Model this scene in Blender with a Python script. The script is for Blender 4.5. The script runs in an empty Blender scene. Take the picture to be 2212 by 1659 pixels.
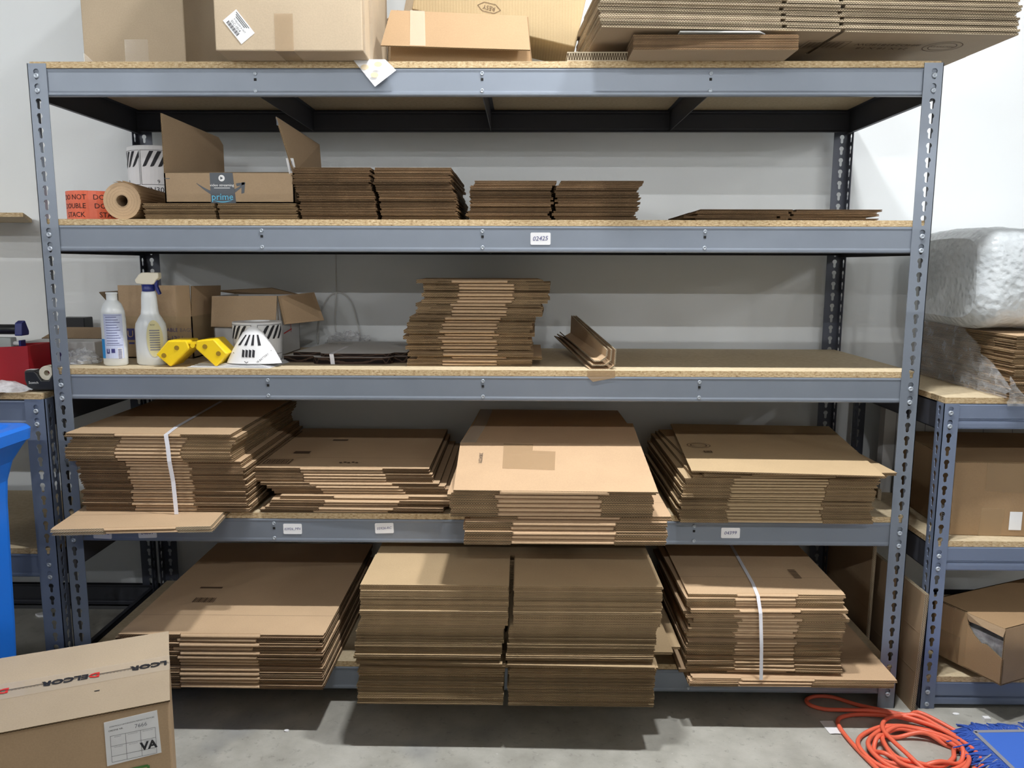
import bpy, math, random
from mathutils import Vector, Matrix, noise
random.seed(7)
C = bpy.context.scene
COL = C.collection
PI = math.pi

# ------------------------------------------------------------------ camera, world, exposure
def basis(yaw, pitch, roll):
    cy, sy, cp, sp, cr, sr = math.cos(yaw), math.sin(yaw), math.cos(pitch), math.sin(pitch), math.cos(roll), math.sin(roll)
    r = Vector((cy, sy, 0)); f = Vector((-sy*cp, cy*cp, -sp)); u = r.cross(f)
    return cr*r + sr*u, -sr*r + cr*u, f
cam_data = bpy.data.cameras.new('camera'); cam = bpy.data.objects.new('camera', cam_data); COL.objects.link(cam)
r_, u_, f_ = basis(0.0135, 0.1469, 0.0026)
cam.matrix_world = Matrix(((r_.x, u_.x, -f_.x, 1.3312), (r_.y, u_.y, -f_.y, -2.2420), (r_.z, u_.z, -f_.z, 1.2990), (0, 0, 0, 1)))
cam_data.sensor_width = 36; cam_data.lens = 36*1740.3/2212; cam_data.clip_start = 0.02
C.camera = cam
w = bpy.data.worlds.new('world'); C.world = w; w.use_nodes = True
w.node_tree.nodes['Background'].inputs[0].default_value = (0.75, 0.8, 0.9, 1)
w.node_tree.nodes['Background'].inputs[1].default_value = 0.05
vs = C.view_settings; vs.view_transform = 'Standard'; vs.look = 'None'; vs.gamma = 1; vs.use_curve_mapping = False
vs.exposure = 0.20
LIGHT_W = 58.0
LIGHT_COL = (0.985, 0.995, 1.0)
def area(x, y, z, sx, sy, p):
    d = bpy.data.lights.new('strip_light', 'AREA'); d.shape = 'RECTANGLE'; d.size = sx; d.size_y = sy; d.energy = p; d.color = LIGHT_COL
    o = bpy.data.objects.new('strip_light', d); COL.objects.link(o); o.location = (x, y, z); return o
ROWP = {-0.53: 1.0, -5.35: 1.75, -10.0: 3.4, -14.7: 6.0, -19.4: 9.4}  # two farthest rows added and far power raised to fill in wall light
FIX = [(x, y) for y in ROWP for x in (-7.7, -3.0, 1.72, 6.4, 11.1) if y < -1 or x == 1.72]
for x, y in FIX:
    for dx in (-.33, .33):
        a = area(x+dx, y, 3.392, .16, .09, LIGHT_W/2 * ROWP[y])
        if y > -1: a.data.spread = math.radians(138)      # lensed fixture above the aisle

# ------------------------------------------------------------------ materials
def lin(c): return tuple((v/255/12.92 if v/255 <= .04045 else ((v/255+.055)/1.055)**2.4) for v in c)
MATS = {}
class NT:
    def __init__(s, name):
        s.m = bpy.data.materials.new(name); s.m.use_nodes = True; s.t = s.m.node_tree; s.b = s.t.nodes['Principled BSDF']
        MATS[name] = s.m
    def n(s, ty, **k):
        o = s.t.nodes.new(ty)
        for a, v in k.items():
            if a.startswith('i_'):
                kk = a[2:]; kk = int(kk) if kk.isdigit() else kk.replace('_', ' ')
                o.inputs[kk].default_value = v
            else: setattr(o, a, v)
        return o
    def l(s, a, b): s.t.links.new(a, b)
    def ramp(s, fac, stops):
        r = s.n('ShaderNodeValToRGB'); e = r.color_ramp.elements
        while len(e) < len(stops): e.new(0.5)
        for el, (p, c) in zip(e, stops): el.position = p; el.color = (*c, 1) if len(c) == 3 else c
        s.l(fac, r.inputs[0]); return r.outputs[0]
    def mix(s, fac, a, b, mode='MIX'):
        m = s.n('ShaderNodeMix', data_type='RGBA', blend_type=mode)
        for sock, v in ((m.inputs[0], fac), (m.inputs[6], a), (m.inputs[7], b)):
            if hasattr(v, 'links') or isinstance(v, bpy.types.NodeSocket): s.l(v, sock)
            else: sock.default_value = v if not isinstance(v, tuple) else ((*v, 1) if len(v) == 3 else v)
        return m.outputs[2]
    def math(s, op, a, b=None, c=None):
        m = s.n('ShaderNodeMath', operation=op)
        for i, v in enumerate((a, b, c)):
            if v is None: continue
            if isinstance(v, bpy.types.NodeSocket): s.l(v, m.inputs[i])
            else: m.inputs[i].default_value = v
        return m.outputs[0]
    def coord(s, kind='Object'): return s.n('ShaderNodeTexCoord').outputs[kind]
    def noise(s, vec, scale, detail=4, rough=.55):
        n = s.n('ShaderNodeTexNoise'); s.l(vec, n.inputs['Vector']); n.inputs['Scale'].default_value = scale
        n.inputs['Detail'].default_value = detail; n.inputs['Roughness'].default_value = rough; return n.outputs[0]
    def bump(s, h, strength, dist=.002):
        b = s.n('ShaderNodeBump'); s.l(h, b.inputs['Height']); b.inputs['Strength'].default_value = strength; b.inputs['Distance'].default_value = dist
        s.l(b.outputs[0], s.b.inputs['Normal'])
    def base(s, c):
        if isinstance(c, bpy.types.NodeSocket): s.l(c, s.b.inputs['Base Color'])
        else: s.b.inputs['Base Color'].default_value = (*c, 1)
    def rough(s, v): s.b.inputs['Roughness'].default_value = v
def simple(name, rgb, rough=.5, metal=0, alpha=1, trans=0, spec=.5, bumpscale=0, bump=.2):
    t = NT(name); t.base(lin(rgb)); t.rough(rough); t.b.inputs['Metallic'].default_value = metal
    t.b.inputs['Alpha'].default_value = alpha; t.b.inputs['Transmission Weight'].default_value = trans; t.b.inputs['Specular IOR Level'].default_value = spec
    if bumpscale: t.bump(t.noise(t.coord(), bumpscale, 3), bump)
    return t.m
def kraft(name, rgb, flute=0):
    t = NT(name); v = t.coord(); c = lin(rgb)
    info = t.n('ShaderNodeObjectInfo').outputs['Random']
    k = t.math('MULTIPLY_ADD', info, .20, .90)
    n1 = t.noise(v, 6, 3); n2 = t.noise(v, 260, 2)
    col = t.ramp(n1, [(.3, tuple(x*.93 for x in c)), (.7, tuple(x*1.05 for x in c))])
    col = t.mix(.25, col, t.ramp(n2, [(.3, tuple(x*.80 for x in c)), (.7, tuple(x*1.12 for x in c))]))
    cb = t.n('ShaderNodeHueSaturation'); t.l(col, cb.inputs['Color']); t.l(k, cb.inputs['Value'])
    col = cb.outputs[0]
    t.base(col); t.rough(.78); t.b.inputs['Specular IOR Level'].default_value = .25
    if flute:
        sp = t.n('ShaderNodeSeparateXYZ'); t.l(v, sp.inputs[0])
        s_ = t.math('SINE', t.math('MULTIPLY', sp.outputs[0], 2*PI/flute))
        t.bump(s_, .35, .0006)
    else: t.bump(n1, .15, .004)
    return t.m
kraft('kraft', (190, 162, 130)); kraft('kraft_warm', (190, 160, 128)); kraft('kraft_pale', (184, 166, 142)); kraft('kraft_dull', (166, 142, 114))
kraft('kraft_fluted', (166, 146, 112), .0085); kraft('kraft_orange', (158, 130, 98)); kraft('kraft_grey', (168, 160, 150)); kraft('kraft_olive', (180, 156, 122))
def corr(name, liner, dark, pitch=1.0):  # dark: shade inside the open flutes, put into the colour
    t = NT(name); uv = t.n('ShaderNodeUVMap', uv_map='UVMap').outputs[0]
    sp = t.n('ShaderNodeSeparateXYZ'); t.l(uv, sp.inputs[0]); u, v = sp.outputs[0], sp.outputs[1]
    wob = t.math('MULTIPLY_ADD', t.noise(t.coord(), 40, 2), .5, 0)
    s_ = t.math('SINE', t.math('MULTIPLY', t.math('ADD', u, wob), 2*PI*pitch))
    wave = t.math('MULTIPLY_ADD', s_, .30, .5)
    d = t.math('ABSOLUTE', t.math('SUBTRACT', v, wave))
    strand = t.math('LESS_THAN', d, .13)
    edge = t.math('GREATER_THAN', t.math('ABSOLUTE', t.math('SUBTRACT', v, .5)), .36)
    m = t.math('MAXIMUM', strand, edge)
    big = t.noise(t.coord(), 14, 3)
    lc = t.ramp(big, [(.3, tuple(x*.7 for x in lin(liner))), (.7, lin(liner))])
    info = t.n('ShaderNodeObjectInfo').outputs['Random']; hs = t.n('ShaderNodeHueSaturation'); t.l(t.mix(m, lin(dark), lc), hs.inputs['Color']); t.l(t.math('MULTIPLY_ADD', info, .55, .72), hs.inputs['Value'])
    t.base(hs.outputs[0]); t.rough(.85); t.b.inputs['Specular IOR Level'].default_value = .15
    return t.m
corr('flute_edge', (176, 148, 112), (50, 38, 27)); corr('flute_edge_dark', (142, 114, 84), (38, 28, 21)); corr('flute_edge_pale', (212, 196, 168), (84, 68, 50))
corr('flute_edge_black', (88, 70, 60), (30, 24, 22))

t = NT('rack_paint'); v = t.coord(); t.base(t.ramp(t.noise(v, 3, 3), [(.3, lin((118, 126, 138))), (.7, lin((128, 136, 148)))]))
t.rough(.42); t.b.inputs['Metallic'].default_value = .25; t.bump(t.noise(v, 500, 2), .08, .0005)
t = NT('rack_paint_blue'); v = t.coord(); t.base(t.ramp(t.noise(v, 3, 3), [(.3, lin((112, 124, 148))), (.7, lin((122, 134, 158)))]))
t.rough(.42); t.b.inputs['Metallic'].default_value = .25; t.bump(t.noise(v, 500, 2), .08, .0005)
simple('rack_shaded', (62, 64, 72), .5); simple('zinc', (176, 184, 194), .4, .4); simple('black_hole', (12, 12, 14), .8)  # darker rack paint puts shade into the colour of rear and inner members
t = NT('chipboard_edge'); v = t.coord(); mp = t.n('ShaderNodeMapping'); mp.inputs['Scale'].default_value = (1, 1, 3); t.l(v, mp.inputs[0])
vo = t.n('ShaderNodeTexVoronoi'); vo.inputs['Scale'].default_value = 130; t.l(mp.outputs[0], vo.inputs['Vector'])
n_ = t.noise(mp.outputs[0], 95, 4, .75)
c1 = t.ramp(n_, [(.33, lin((108, 82, 54))), (.42, lin((184, 156, 116))), (.58, lin((212, 190, 152))), (.72, lin((240, 226, 198)))])
c2 = t.ramp(t.noise(v, 4, 2), [(.3, (.80, .78, .74)), (.7, (1.0, 1.0, 1.0))])
t.base(t.mix(.9, c1, c2, 'MULTIPLY')); t.rough(.9); t.bump(n_, .6, .002)
t = NT('chipboard_face'); v = t.coord(); n_ = t.noise(v, 90, 4, .6)
t.base(t.ramp(n_, [(.3, lin((186, 168, 136))), (.7, lin((206, 190, 160)))])); t.rough(.75); t.bump(n_, .1, .001)

t = NT('wall_paint'); v = t.coord()
t.base(t.ramp(t.noise(v, 1.2, 3), [(.3, lin((223, 227, 229))), (.7, lin((229, 232, 234)))])); t.rough(.7); t.bump(t.noise(v, 220, 3), .12, .0008)
t = NT('concrete'); v = t.coord()
a = t.noise(v, 1.6, 5, .6); b_ = t.noise(v, 9, 5, .65); c_ = t.noise(v, 70, 3, .7); d_ = t.noise(v, 2.6, 2)
col = t.ramp(a, [(.3, lin((140, 138, 130))), (.55, lin((176, 174, 165))), (.75, lin((194, 192, 185)))])
col = t.mix(.5, col, t.ramp(b_, [(.3, lin((134, 132, 124))), (.65, lin((186, 184, 176))), (.85, lin((172, 171, 166)))]))
col = t.mix(t.ramp(c_, [(.66, (0, 0, 0)), (.74, (.6, .6, .6))]), col, lin((205, 205, 202)))
mp = t.n('ShaderNodeMapping'); mp.inputs['Scale'].default_value = (1.2, 9, 1); mp.inputs['Rotation'].default_value = (0, 0, .35); t.l(v, mp.inputs[0])
col = t.mix(t.ramp(t.noise(mp.outputs[0], 9, 5, .7), [(.66, (0, 0, 0)), (.72, (.45, .45, .45))]), col, lin((208, 208, 204)))
col = t.mix(t.ramp(t.noise(v, 34, 4, .7), [(.32, (.35, .35, .35)), (.42, (0, 0, 0))]), col, lin((96, 94, 88)))
col = t.mix(t.ramp(d_, [(.62, (0, 0, 0)), (.72, (.35, .35, .35))]), col, lin((116, 122, 132)))
t.base(col); t.l(t.ramp(b_, [(.3, (.35,)*3), (.7, (.6,)*3)]), t.b.inputs['Roughness']); t.bump(c_, .08, .001)
simple('black_vinyl', (26, 28, 32), .35); simple('white_paper', (232, 232, 234), .6); simple('white_card', (206, 206, 206), .6)
simple('ink', (34, 34, 40), .7); simple('ink_blue', (58, 58, 120), .6); simple('ink_red', (214, 52, 46), .6); simple('ink_green', (72, 128, 60), .6)
simple('ink_brown', (96, 74, 54), .8); simple('ink_grey', (130, 130, 138), .7); simple('ink_white', (236, 236, 236), .5); simple('ink_cyan', (92, 190, 226), .5)
simple('orange_label', (255, 122, 88), .45); simple('yellow_plastic', (246, 208, 26), .35); simple('blue_plastic', (34, 118, 226), .38, bumpscale=60, bump=.05)
simple('navy_plastic', (34, 44, 116), .35); simple('black_plastic', (26, 27, 31), .35); simple('red_plastic', (166, 22, 34), .5); simple('grey_plastic', (178, 186, 184), .45)
simple('purple_print', (58, 44, 104), .5); simple('strap_white', (226, 226, 234), .3); simple('prime_tape', (48, 56, 66), .35)
simple('bottle_white', (226, 230, 232), .28, spec=.5); simple('bottle_liquid', (186, 200, 222), .25); simple('label_blue', (40, 150, 226), .4); simple('label_pale', (196, 204, 232), .4)
simple('label_cream', (214, 206, 160), .45); simple('trigger_cream', (228, 220, 200), .4); simple('cord_orange', (238, 112, 84), .38); simple('mop_blue', (52, 88, 176), .9, bumpscale=200, bump=.4)
simple('mop_felt', (64, 110, 206), .95, bumpscale=300, bump=.3); simple('mop_grey', (140, 142, 152), .9); simple('brown_tape', (182, 154, 118), .3, alpha=.45)
simple('clear_tape', (226, 214, 196), .12, alpha=.30); simple('wire_white', (206, 206, 204), .5); simple('lamp_body', (228, 228, 228), .5)
t = NT('lamp_glow'); t.b.inputs['Emission Color'].default_value = (*LIGHT_COL, 1); t.b.inputs['Emission Strength'].default_value = 12
def film(name, rgb, alpha, scale, rough=.12, strength=.9):
    t = NT(name); v = t.coord(); t.base(lin(rgb)); t.rough(rough); t.b.inputs['Alpha'].default_value = alpha
    n_ = t.noise(v, scale, 4, .6); t.bump(n_, strength, .01)
    t.l(t.ramp(n_, [(.35, (alpha*.6,)*3), (.75, (min(1, alpha*1.6),)*3)]), t.b.inputs['Alpha']); return t.m
film('plastic_film', (214, 216, 218), .30, 30); film('plastic_bag', (222, 224, 228), .6, 22)
t = NT('bubble_wrap'); v = t.coord(); vo = t.n('ShaderNodeTexVoronoi', feature='SMOOTH_F1'); vo.inputs['Scale'].default_value = 60; t.l(v, vo.inputs['Vector'])
t.base(t.ramp(t.noise(v, 7, 4), [(.3, lin((196, 202, 206))), (.7, lin((222, 227, 230)))])); t.rough(.22); t.b.inputs['Alpha'].default_value = .86
t.bump(t.math('ADD', vo.outputs[0], t.math('MULTIPLY', t.noise(v, 30, 4), 1.0)), .9, .005)

# ------------------------------------------------------------------ mesh helper
class MB:
    def __init__(s, xf=None): s.v = []; s.f = []; s.mi = []; s.uv = []; s.xf = xf
    def face(s, pts, m=0, uv=None):
        b = len(s.v)
        s.v += [tuple(s.xf @ Vector(p)) if s.xf else tuple(p) for p in pts]
        s.f.append(tuple(range(b, b+len(pts)))); s.mi.append(m); s.uv.append(uv)
    def grid(s, rows, m=0, wrap=False):            # shared-vertex grid (rows of points)
        b = len(s.v); n = len(rows[0])
        for r in rows: s.v += [tuple(s.xf @ Vector(p)) if s.xf else tuple(p) for p in r]
        for i in range(len(rows)-1):
            for j in range(n if wrap else n-1):
                k = (j+1) % n
                s.f.append((b+i*n+j, b+i*n+k, b+(i+1)*n+k, b+(i+1)*n+j)); s.mi.append(m if not callable(m) else m(i, j)); s.uv.append(None)
    def box(s, x0, x1, y0, y1, z0, z1, m=0, me=None, fl=.007):
        """me: material of the four side faces (fluted edges get uv); m of top and bottom"""
        if me is None: me = m
        s.face([(x0,y0,z0),(x0,y1,z0),(x1,y1,z0),(x1,y0,z0)], m); s.face([(x0,y0,z1),(x1,y0,z1),(x1,y1,z1),(x0,y1,z1)], m)
        a = (x1-x0)/fl; c = (y1-y0)/fl; o = x0/fl
        s.face([(x0,y0,z0),(x1,y0,z0),(x1,y0,z1),(x0,y0,z1)], me, [(o,0),(o+a,0),(o+a,1),(o,1)])
        s.face([(x1,y1,z0),(x0,y1,z0),(x0,y1,z1),(x1,y1,z1)], me, [(0,0),(a,0),(a,1),(0,1)])
        s.face([(x0,y1,z0),(x0,y0,z0),(x0,y0,z1),(x0,y1,z1)], me, [(0,0),(c,0),(c,1),(0,1)])
        s.face([(x1,y0,z0),(x1,y1,z0),(x1,y1,z1),(x1,y0,z1)], me, [(0,0),(c,0),(c,1),(0,1)])
    def slab(s, P, th, m=0, me=None, fl=.007):
        """P: planar polygon (3D, ccw seen from its outer side); th: thickness towards the back"""
        if me is None: me = m
        P = [Vector(p) for p in P]; n = Vector((0,0,0))
        for i in range(len(P)): n += P[i].cross(P[(i+1) % len(P)])
        n.normalize(); Q = [p - n*th for p in P]
        s.face(P, m); s.face(Q[::-1], m); L = 0
        for i in range(len(P)):
            j = (i+1) % len(P); l = (P[j]-P[i]).length/fl
            s.face([P[i], Q[i], Q[j], P[j]], me, [(L,1),(L,0),(L+l,0),(L+l,1)]); L += l
    def prism(s, poly, z0, z1, m=0, ms=None, plane='xy'):
        if ms is None: ms = m
        mp = {'xy': lambda a, b, c: (a, b, c), 'xz': lambda a, b, c: (a, c, b), 'yz': lambda a, b, c: (c, a, b)}[plane]
        s.face([mp(a, b, z1) for a, b in poly], m); s.face([mp(a, b, z0) for a, b in poly][::-1], m)
        for i in range(len(poly)):
            (a, b), (c, d) = poly[i], poly[(i+1) % len(poly)]
            s.face([mp(a, b, z0), mp(c, d, z0), mp(c, d, z1), mp(a, b, z1)], ms)
    def lathe(s, prof, n=24, m=0, o=(0,0,0), axis='z', sy=1.0, cap=True):
        def P(r, h, a):
            c, d = r*math.cos(a), r*math.sin(a)*sy
            if axis == 'z': return (o[0]+c, o[1]+d, o[2]+h)
            if axis == 'y': return (o[0]+c, o[1]+h, o[2]+d)
            return (o[0]+h, o[1]+c, o[2]+d)
        rows = [[P(r, h, 2*PI*k/n) for k in range(n)] for r, h in prof]
        s.grid(rows, m, True)
        if cap:
            mm = m if not callable(m) else 0
            s.face(rows[0][::-1], mm); s.face(rows[-1], mm)
    def tube(s, pts, r, n=8, m=0):
        pts = [Vector(p) for p in pts]; rows = []; up = Vector((0.013, 0.02, 1)).normalized()
        for i, p in enumerate(pts):
            d = (pts[min(i+1, len(pts)-1)] - pts[max(i-1, 0)])
            if d.length < 1e-9: d = Vector((0,1,0))
            d.normalize(); a = d.cross(up)
            if a.length < 1e-4: a = d.cross(Vector((1,0,0)))
            a.normalize(); b = a.cross(d); rr = r[i] if isinstance(r, list) else r
            rows.append([p + a*rr*math.cos(2*PI*k/n) + b*rr*math.sin(2*PI*k/n) for k in range(n)])
        s.grid(rows, m, True); s.face(rows[0][::-1], m); s.face(rows[-1], m)
    def ribbon(s, pts, w, th, m=0):
        """flat strap through pts; w: half-width vector"""
        w = Vector(w); pts = [Vector(p) for p in pts]
        for i in range(len(pts)-1):
            a, b = pts[i], pts[i+1]; n = (b-a).cross(w).normalized()*th
            s.slab([a-w, b-w, b+w, a+w], th, m)
    def text(s, txt, size, o, u=(1,0,0), v=(0,0,1), m=1, mirror=False, lift=.0006, align='CENTER', bold=0):
        cu = bpy.data.curves.new('t', 'FONT'); cu.body = txt; cu.size = size; cu.align_x = align; cu.align_y = 'CENTER'; cu.resolution_u = 2; cu.offset = bold
        ob = bpy.data.objects.new('t', cu); me = bpy.data.meshes.new_from_object(ob)
        o, u, v = Vector(o), Vector(u).normalized(), Vector(v).normalized(); n = u.cross(v)
        for p in me.polygons:
            s.face([o + u*me.vertices[i].co.x + v*me.vertices[i].co.y + n*lift for i in p.vertices], m)
        bpy.data.objects.remove(ob); bpy.data.curves.remove(cu); bpy.data.meshes.remove(me)
    def rect(s, o, u, v, w, h, m=0, lift=.0006, c=None):
        """small flat rectangle centred on o (printed patch)"""
        o, u, v = Vector(o), Vector(u).normalized(), Vector(v).normalized(); n = u.cross(v)*lift
        s.face([o-u*w/2-v*h/2+n, o+u*w/2-v*h/2+n, o+u*w/2+v*h/2+n, o-u*w/2+v*h/2+n], m)
    def frame(s, o, u, v, w, h, t_, m=0, lift=.0006):
        o, u, v = Vector(o), Vector(u).normalized(), Vector(v).normalized()
        s.rect(o+v*(h/2), u, v, w+t_, t_, m, lift); s.rect(o-v*(h/2), u, v, w+t_, t_, m, lift)
        s.rect(o+u*(w/2), u, v, t_, h, m, lift); s.rect(o-u*(w/2), u, v, t_, h, m, lift)
    def mesh(s, name, mats, smooth=False):
        me = bpy.data.meshes.new(name); me.from_pydata(s.v, [], s.f)
        for m in mats: me.materials.append(MATS[m])
        uvl = me.uv_layers.new(name='UVMap')
        for p, mi, uv in zip(me.polygons, s.mi, s.uv):
            p.material_index = mi; p.use_smooth = smooth
            if uv:
                for li, q in zip(p.loop_indices, uv): uvl.data[li].uv = q
        me.update(); return me
def put(name, mb, mats, parent=None, label=None, cat=None, group=None, kind=None, smooth=False, bevel=0, loc=None, rot=None):
    me = mb.mesh(name, mats if isinstance(mats, (list, tuple)) else [mats], smooth) if isinstance(mb, MB) else mb
    o = bpy.data.objects.new(name, me); COL.objects.link(o)
    if parent: o.parent = parent
    return fin(o, label, cat, group, kind, bevel, loc, rot)
def fin(o, label=None, cat=None, group=None, kind=None, bevel=0, loc=None, rot=None):
    if loc: o.location = loc
    if rot: o.rotation_euler = rot
    if label: o['label'] = label
    if cat: o['category'] = cat
    if group: o['group'] = group
    if kind: o['kind'] = kind
    if bevel:
        w_ = o.modifiers.new('weld', 'WELD'); w_.merge_threshold = 1e-5
        b = o.modifiers.new('bevel', 'BEVEL'); b.width = bevel; b.segments = 2; b.limit_method = 'ANGLE'; b.angle_limit = .6
    return o
def empty(name, loc, label, cat, group=None, rz=0):
    o = bpy.data.objects.new(name, None); COL.objects.link(o); o.empty_display_size = .05
    return fin(o, label, cat, group, loc=loc, rot=(0, 0, rz))
def copy_part(o, parent, loc):
    c = o.copy(); COL.objects.link(c); c.parent = parent; c.location = loc; return c

# ------------------------------------------------------------------ room
def struct(name, mb, mat): return put(name, mb, mat, kind='structure')
YW = .66
m = MB(); m.box(-9, 12, -24, YW+.1, -.1, 0); struct('floor', m, 'concrete')
m = MB(); m.box(-9, 12, YW, YW+.1, 0, 3.75); struct('wall_back', m, 'wall_paint')
m = MB(); m.box(-9.1, -9, -24, YW, 0, 3.75); struct('wall_left', m, 'wall_paint')
m = MB(); m.box(12, 12.1, -24, YW, 0, 3.75); struct('wall_right', m, 'wall_paint')
m = MB(); m.box(-9, 12, -24.1, -24, 0, 3.75); struct('wall_front', m, 'wall_paint')
m = MB(); m.box(-4.5, 7.0, -2.72, -2.60, 0, 1.75); simple('light_block_paint', (204, 202, 198), .8); struct('added_light_block', m, 'light_block_paint')   # added unseen block: stops far lamps reaching the floor, pale to bounce fill
simple('ceiling_dark', (160, 160, 162), .9)
m = MB(); m.box(-9, 12, -24, YW, 3.75, 3.85); struct('ceiling', m, 'ceiling_dark')
m = MB(); m.prism([(YW, 0), (YW, .098), (YW-.004, .098), (YW-.006, .02), (YW-.02, 0)], -9, 12, plane='yz'); struct('baseboard_back', m, 'black_vinyl')
for i, (x, y) in enumerate(FIX):
    e = empty('ceiling_light', (x, y, 3.40), 'long white strip light fixture hanging under the ceiling above the racks', 'light', 'strip lights under the ceiling')
    m = MB(); m.prism([(-.06, .002), (.06, .002), (.035, .06), (-.035, .06)], -.61, .61, plane='yz'); put('housing', m, 'lamp_body', e)
    for dx in (-.33, .33):
        m = MB(); m.box(dx-.08, dx+.08, -.045, .045, -.003, .0); put('diffuser', m, 'lamp_glow', e)
    for sx in (-.5, .5):
        m = MB(); m.tube([(sx, 0, .06), (sx, 0, .35)], .003, 6); put('hanger', m, 'zinc', e)

# ------------------------------------------------------------------ shelving racks
PITCH = .0381
def key_r(th):
    R, s, a, b = .0079, .0047, .0066, -.0098        # head circle centre +a, slot bottom b
    dx, dy = math.cos(th), math.sin(th); r = .0005; best = 0
    while r < .02:
        x, y = dx*r, dy*r
        ins = (x*x+(y-a)**2 < R*R) or (abs(x) < s and b < y < a) or (x*x+(y-b)**2 < s*s)
        if ins: best = r
        r += .0004
    return best
_ang = sorted([2*PI*k/26 for k in range(26)])
def key_flange(mb, M, w, n, cx, zs, z_lo, z_hi, th=.002):
    """plate w wide with a keyhole at each height in zs"""
    zs = sorted(zs); cuts = [z_lo] + [(a+b)/2 for a, b in zip(zs, zs[1:])] + [z_hi]
    for z, lo, hi in zip(zs, cuts, cuts[1:]):
        corner = [math.atan2(y-z, x-cx) % (2*PI) for x in (0, w) for y in (lo, hi)]
        A = sorted(_ang + corner); H = []; O = []
        for a in A:
            r = key_r(a); H.append((cx+r*math.cos(a), z+r*math.sin(a)))
            c, d = math.cos(a), math.sin(a); ts = []
            if c > 1e-9: ts.append((w-cx)/c)
            if c < -1e-9: ts.append(-cx/c)
            if d > 1e-9: ts.append((hi-z)/d)
            if d < -1e-9: ts.append((lo-z)/d)
            q = min(ts); O.append((cx+q*c, z+q*d))
        N = len(A)
        for i in range(N):
            j = (i+1) % N
            for t_ in (0, th): mb.face([M(*H[i], t_), M(*H[j], t_), M(*O[j], t_), M(*O[i], t_)])
            mb.face([M(*H[i], 0), M(*H[j], 0), M(*H[j], th), M(*H[i], th)])
    for a, b in (((0, z_lo), (0, z_hi)), ((w, z_lo), (w, z_hi)), ((0, z_hi), (w, z_hi)), ((0, z_lo), (w, z_lo))):
        mb.face([M(*a, 0), M(*b, 0), M(*b, th), M(*a, th)])
def post_mesh(H, w, d, ztop_hole, sx, sy):
    """L upright, corner at the origin; sx: +1 face runs to +x; sy: +1 side flange runs to +y"""
    zs = []; z = ztop_hole
    while z > .02: zs.append(z); z -= PITCH
    mb = MB()
    key_flange(mb, lambda u, v, t_: (sx*u, sy*t_, v), w, 0, w*.46, zs, 0, H)
    key_flange(mb, lambda u, v, t_: (sx*t_, sy*u, v), d, 0, d*.55, zs, 0, H)
    return mb
def beam_mesh(L, h, groove=False):
    """front beam, x 0..L, face at y=0, z 0..h, rolled edges"""
    if groove: P = [(.018, h), (.003, h), (0, h-.004), (0, h*.42), (.006, h*.38), (.006, h*.33), (.0006, h*.29), (.0, h*.2), (.0, .004), (.002, 0), (.016, 0), (.016, .002), (.002, .003)]
    else: P = [(.018, h), (.004, h), (.0008, h-.0015), (0, h-.005), (.0012, h-.011), (.0012, .013), (0, .008), (.0002, .003), (.003, 0), (.018, 0), (.018, .002), (.004, .003)]
    mb = MB(); mb.grid([[(0, a, b) for a, b in P], [(L, a, b) for a, b in P]])
    Q = [(a+.0016, b-.0012 if b > h/2 else b+.0012) for a, b in P[:len(P)-2]]
    mb.grid([[(L, a, b) for a, b in Q], [(0, a, b) for a, b in Q]])
    return mb
rv = MB(); rv.lathe([(.0068, 0), (.0068, -.0024), (.0055, -.0038), (.0028, -.0038), (.0024, -.0028), (.0005, -.0026)], 14, axis='y'); rivet_me = rv.mesh('rivet', ['zinc'], True)
rv = MB(); rv.lathe([(.0052, 0), (.0052, -.0014), (.0034, -.0022), (.0030, -.0008), (.0005, -.0006)], 12, axis='y'); eyelet_me = rv.mesh('rivet', ['zinc'], True)
def side_beam(L, h):
    mb = MB(); mb.box(0, .0016, 0, L, 0, h); mb.box(0, .016, 0, L, h-.002, h); mb.box(0, .012, 0, L, 0, .002); return mb
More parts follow.
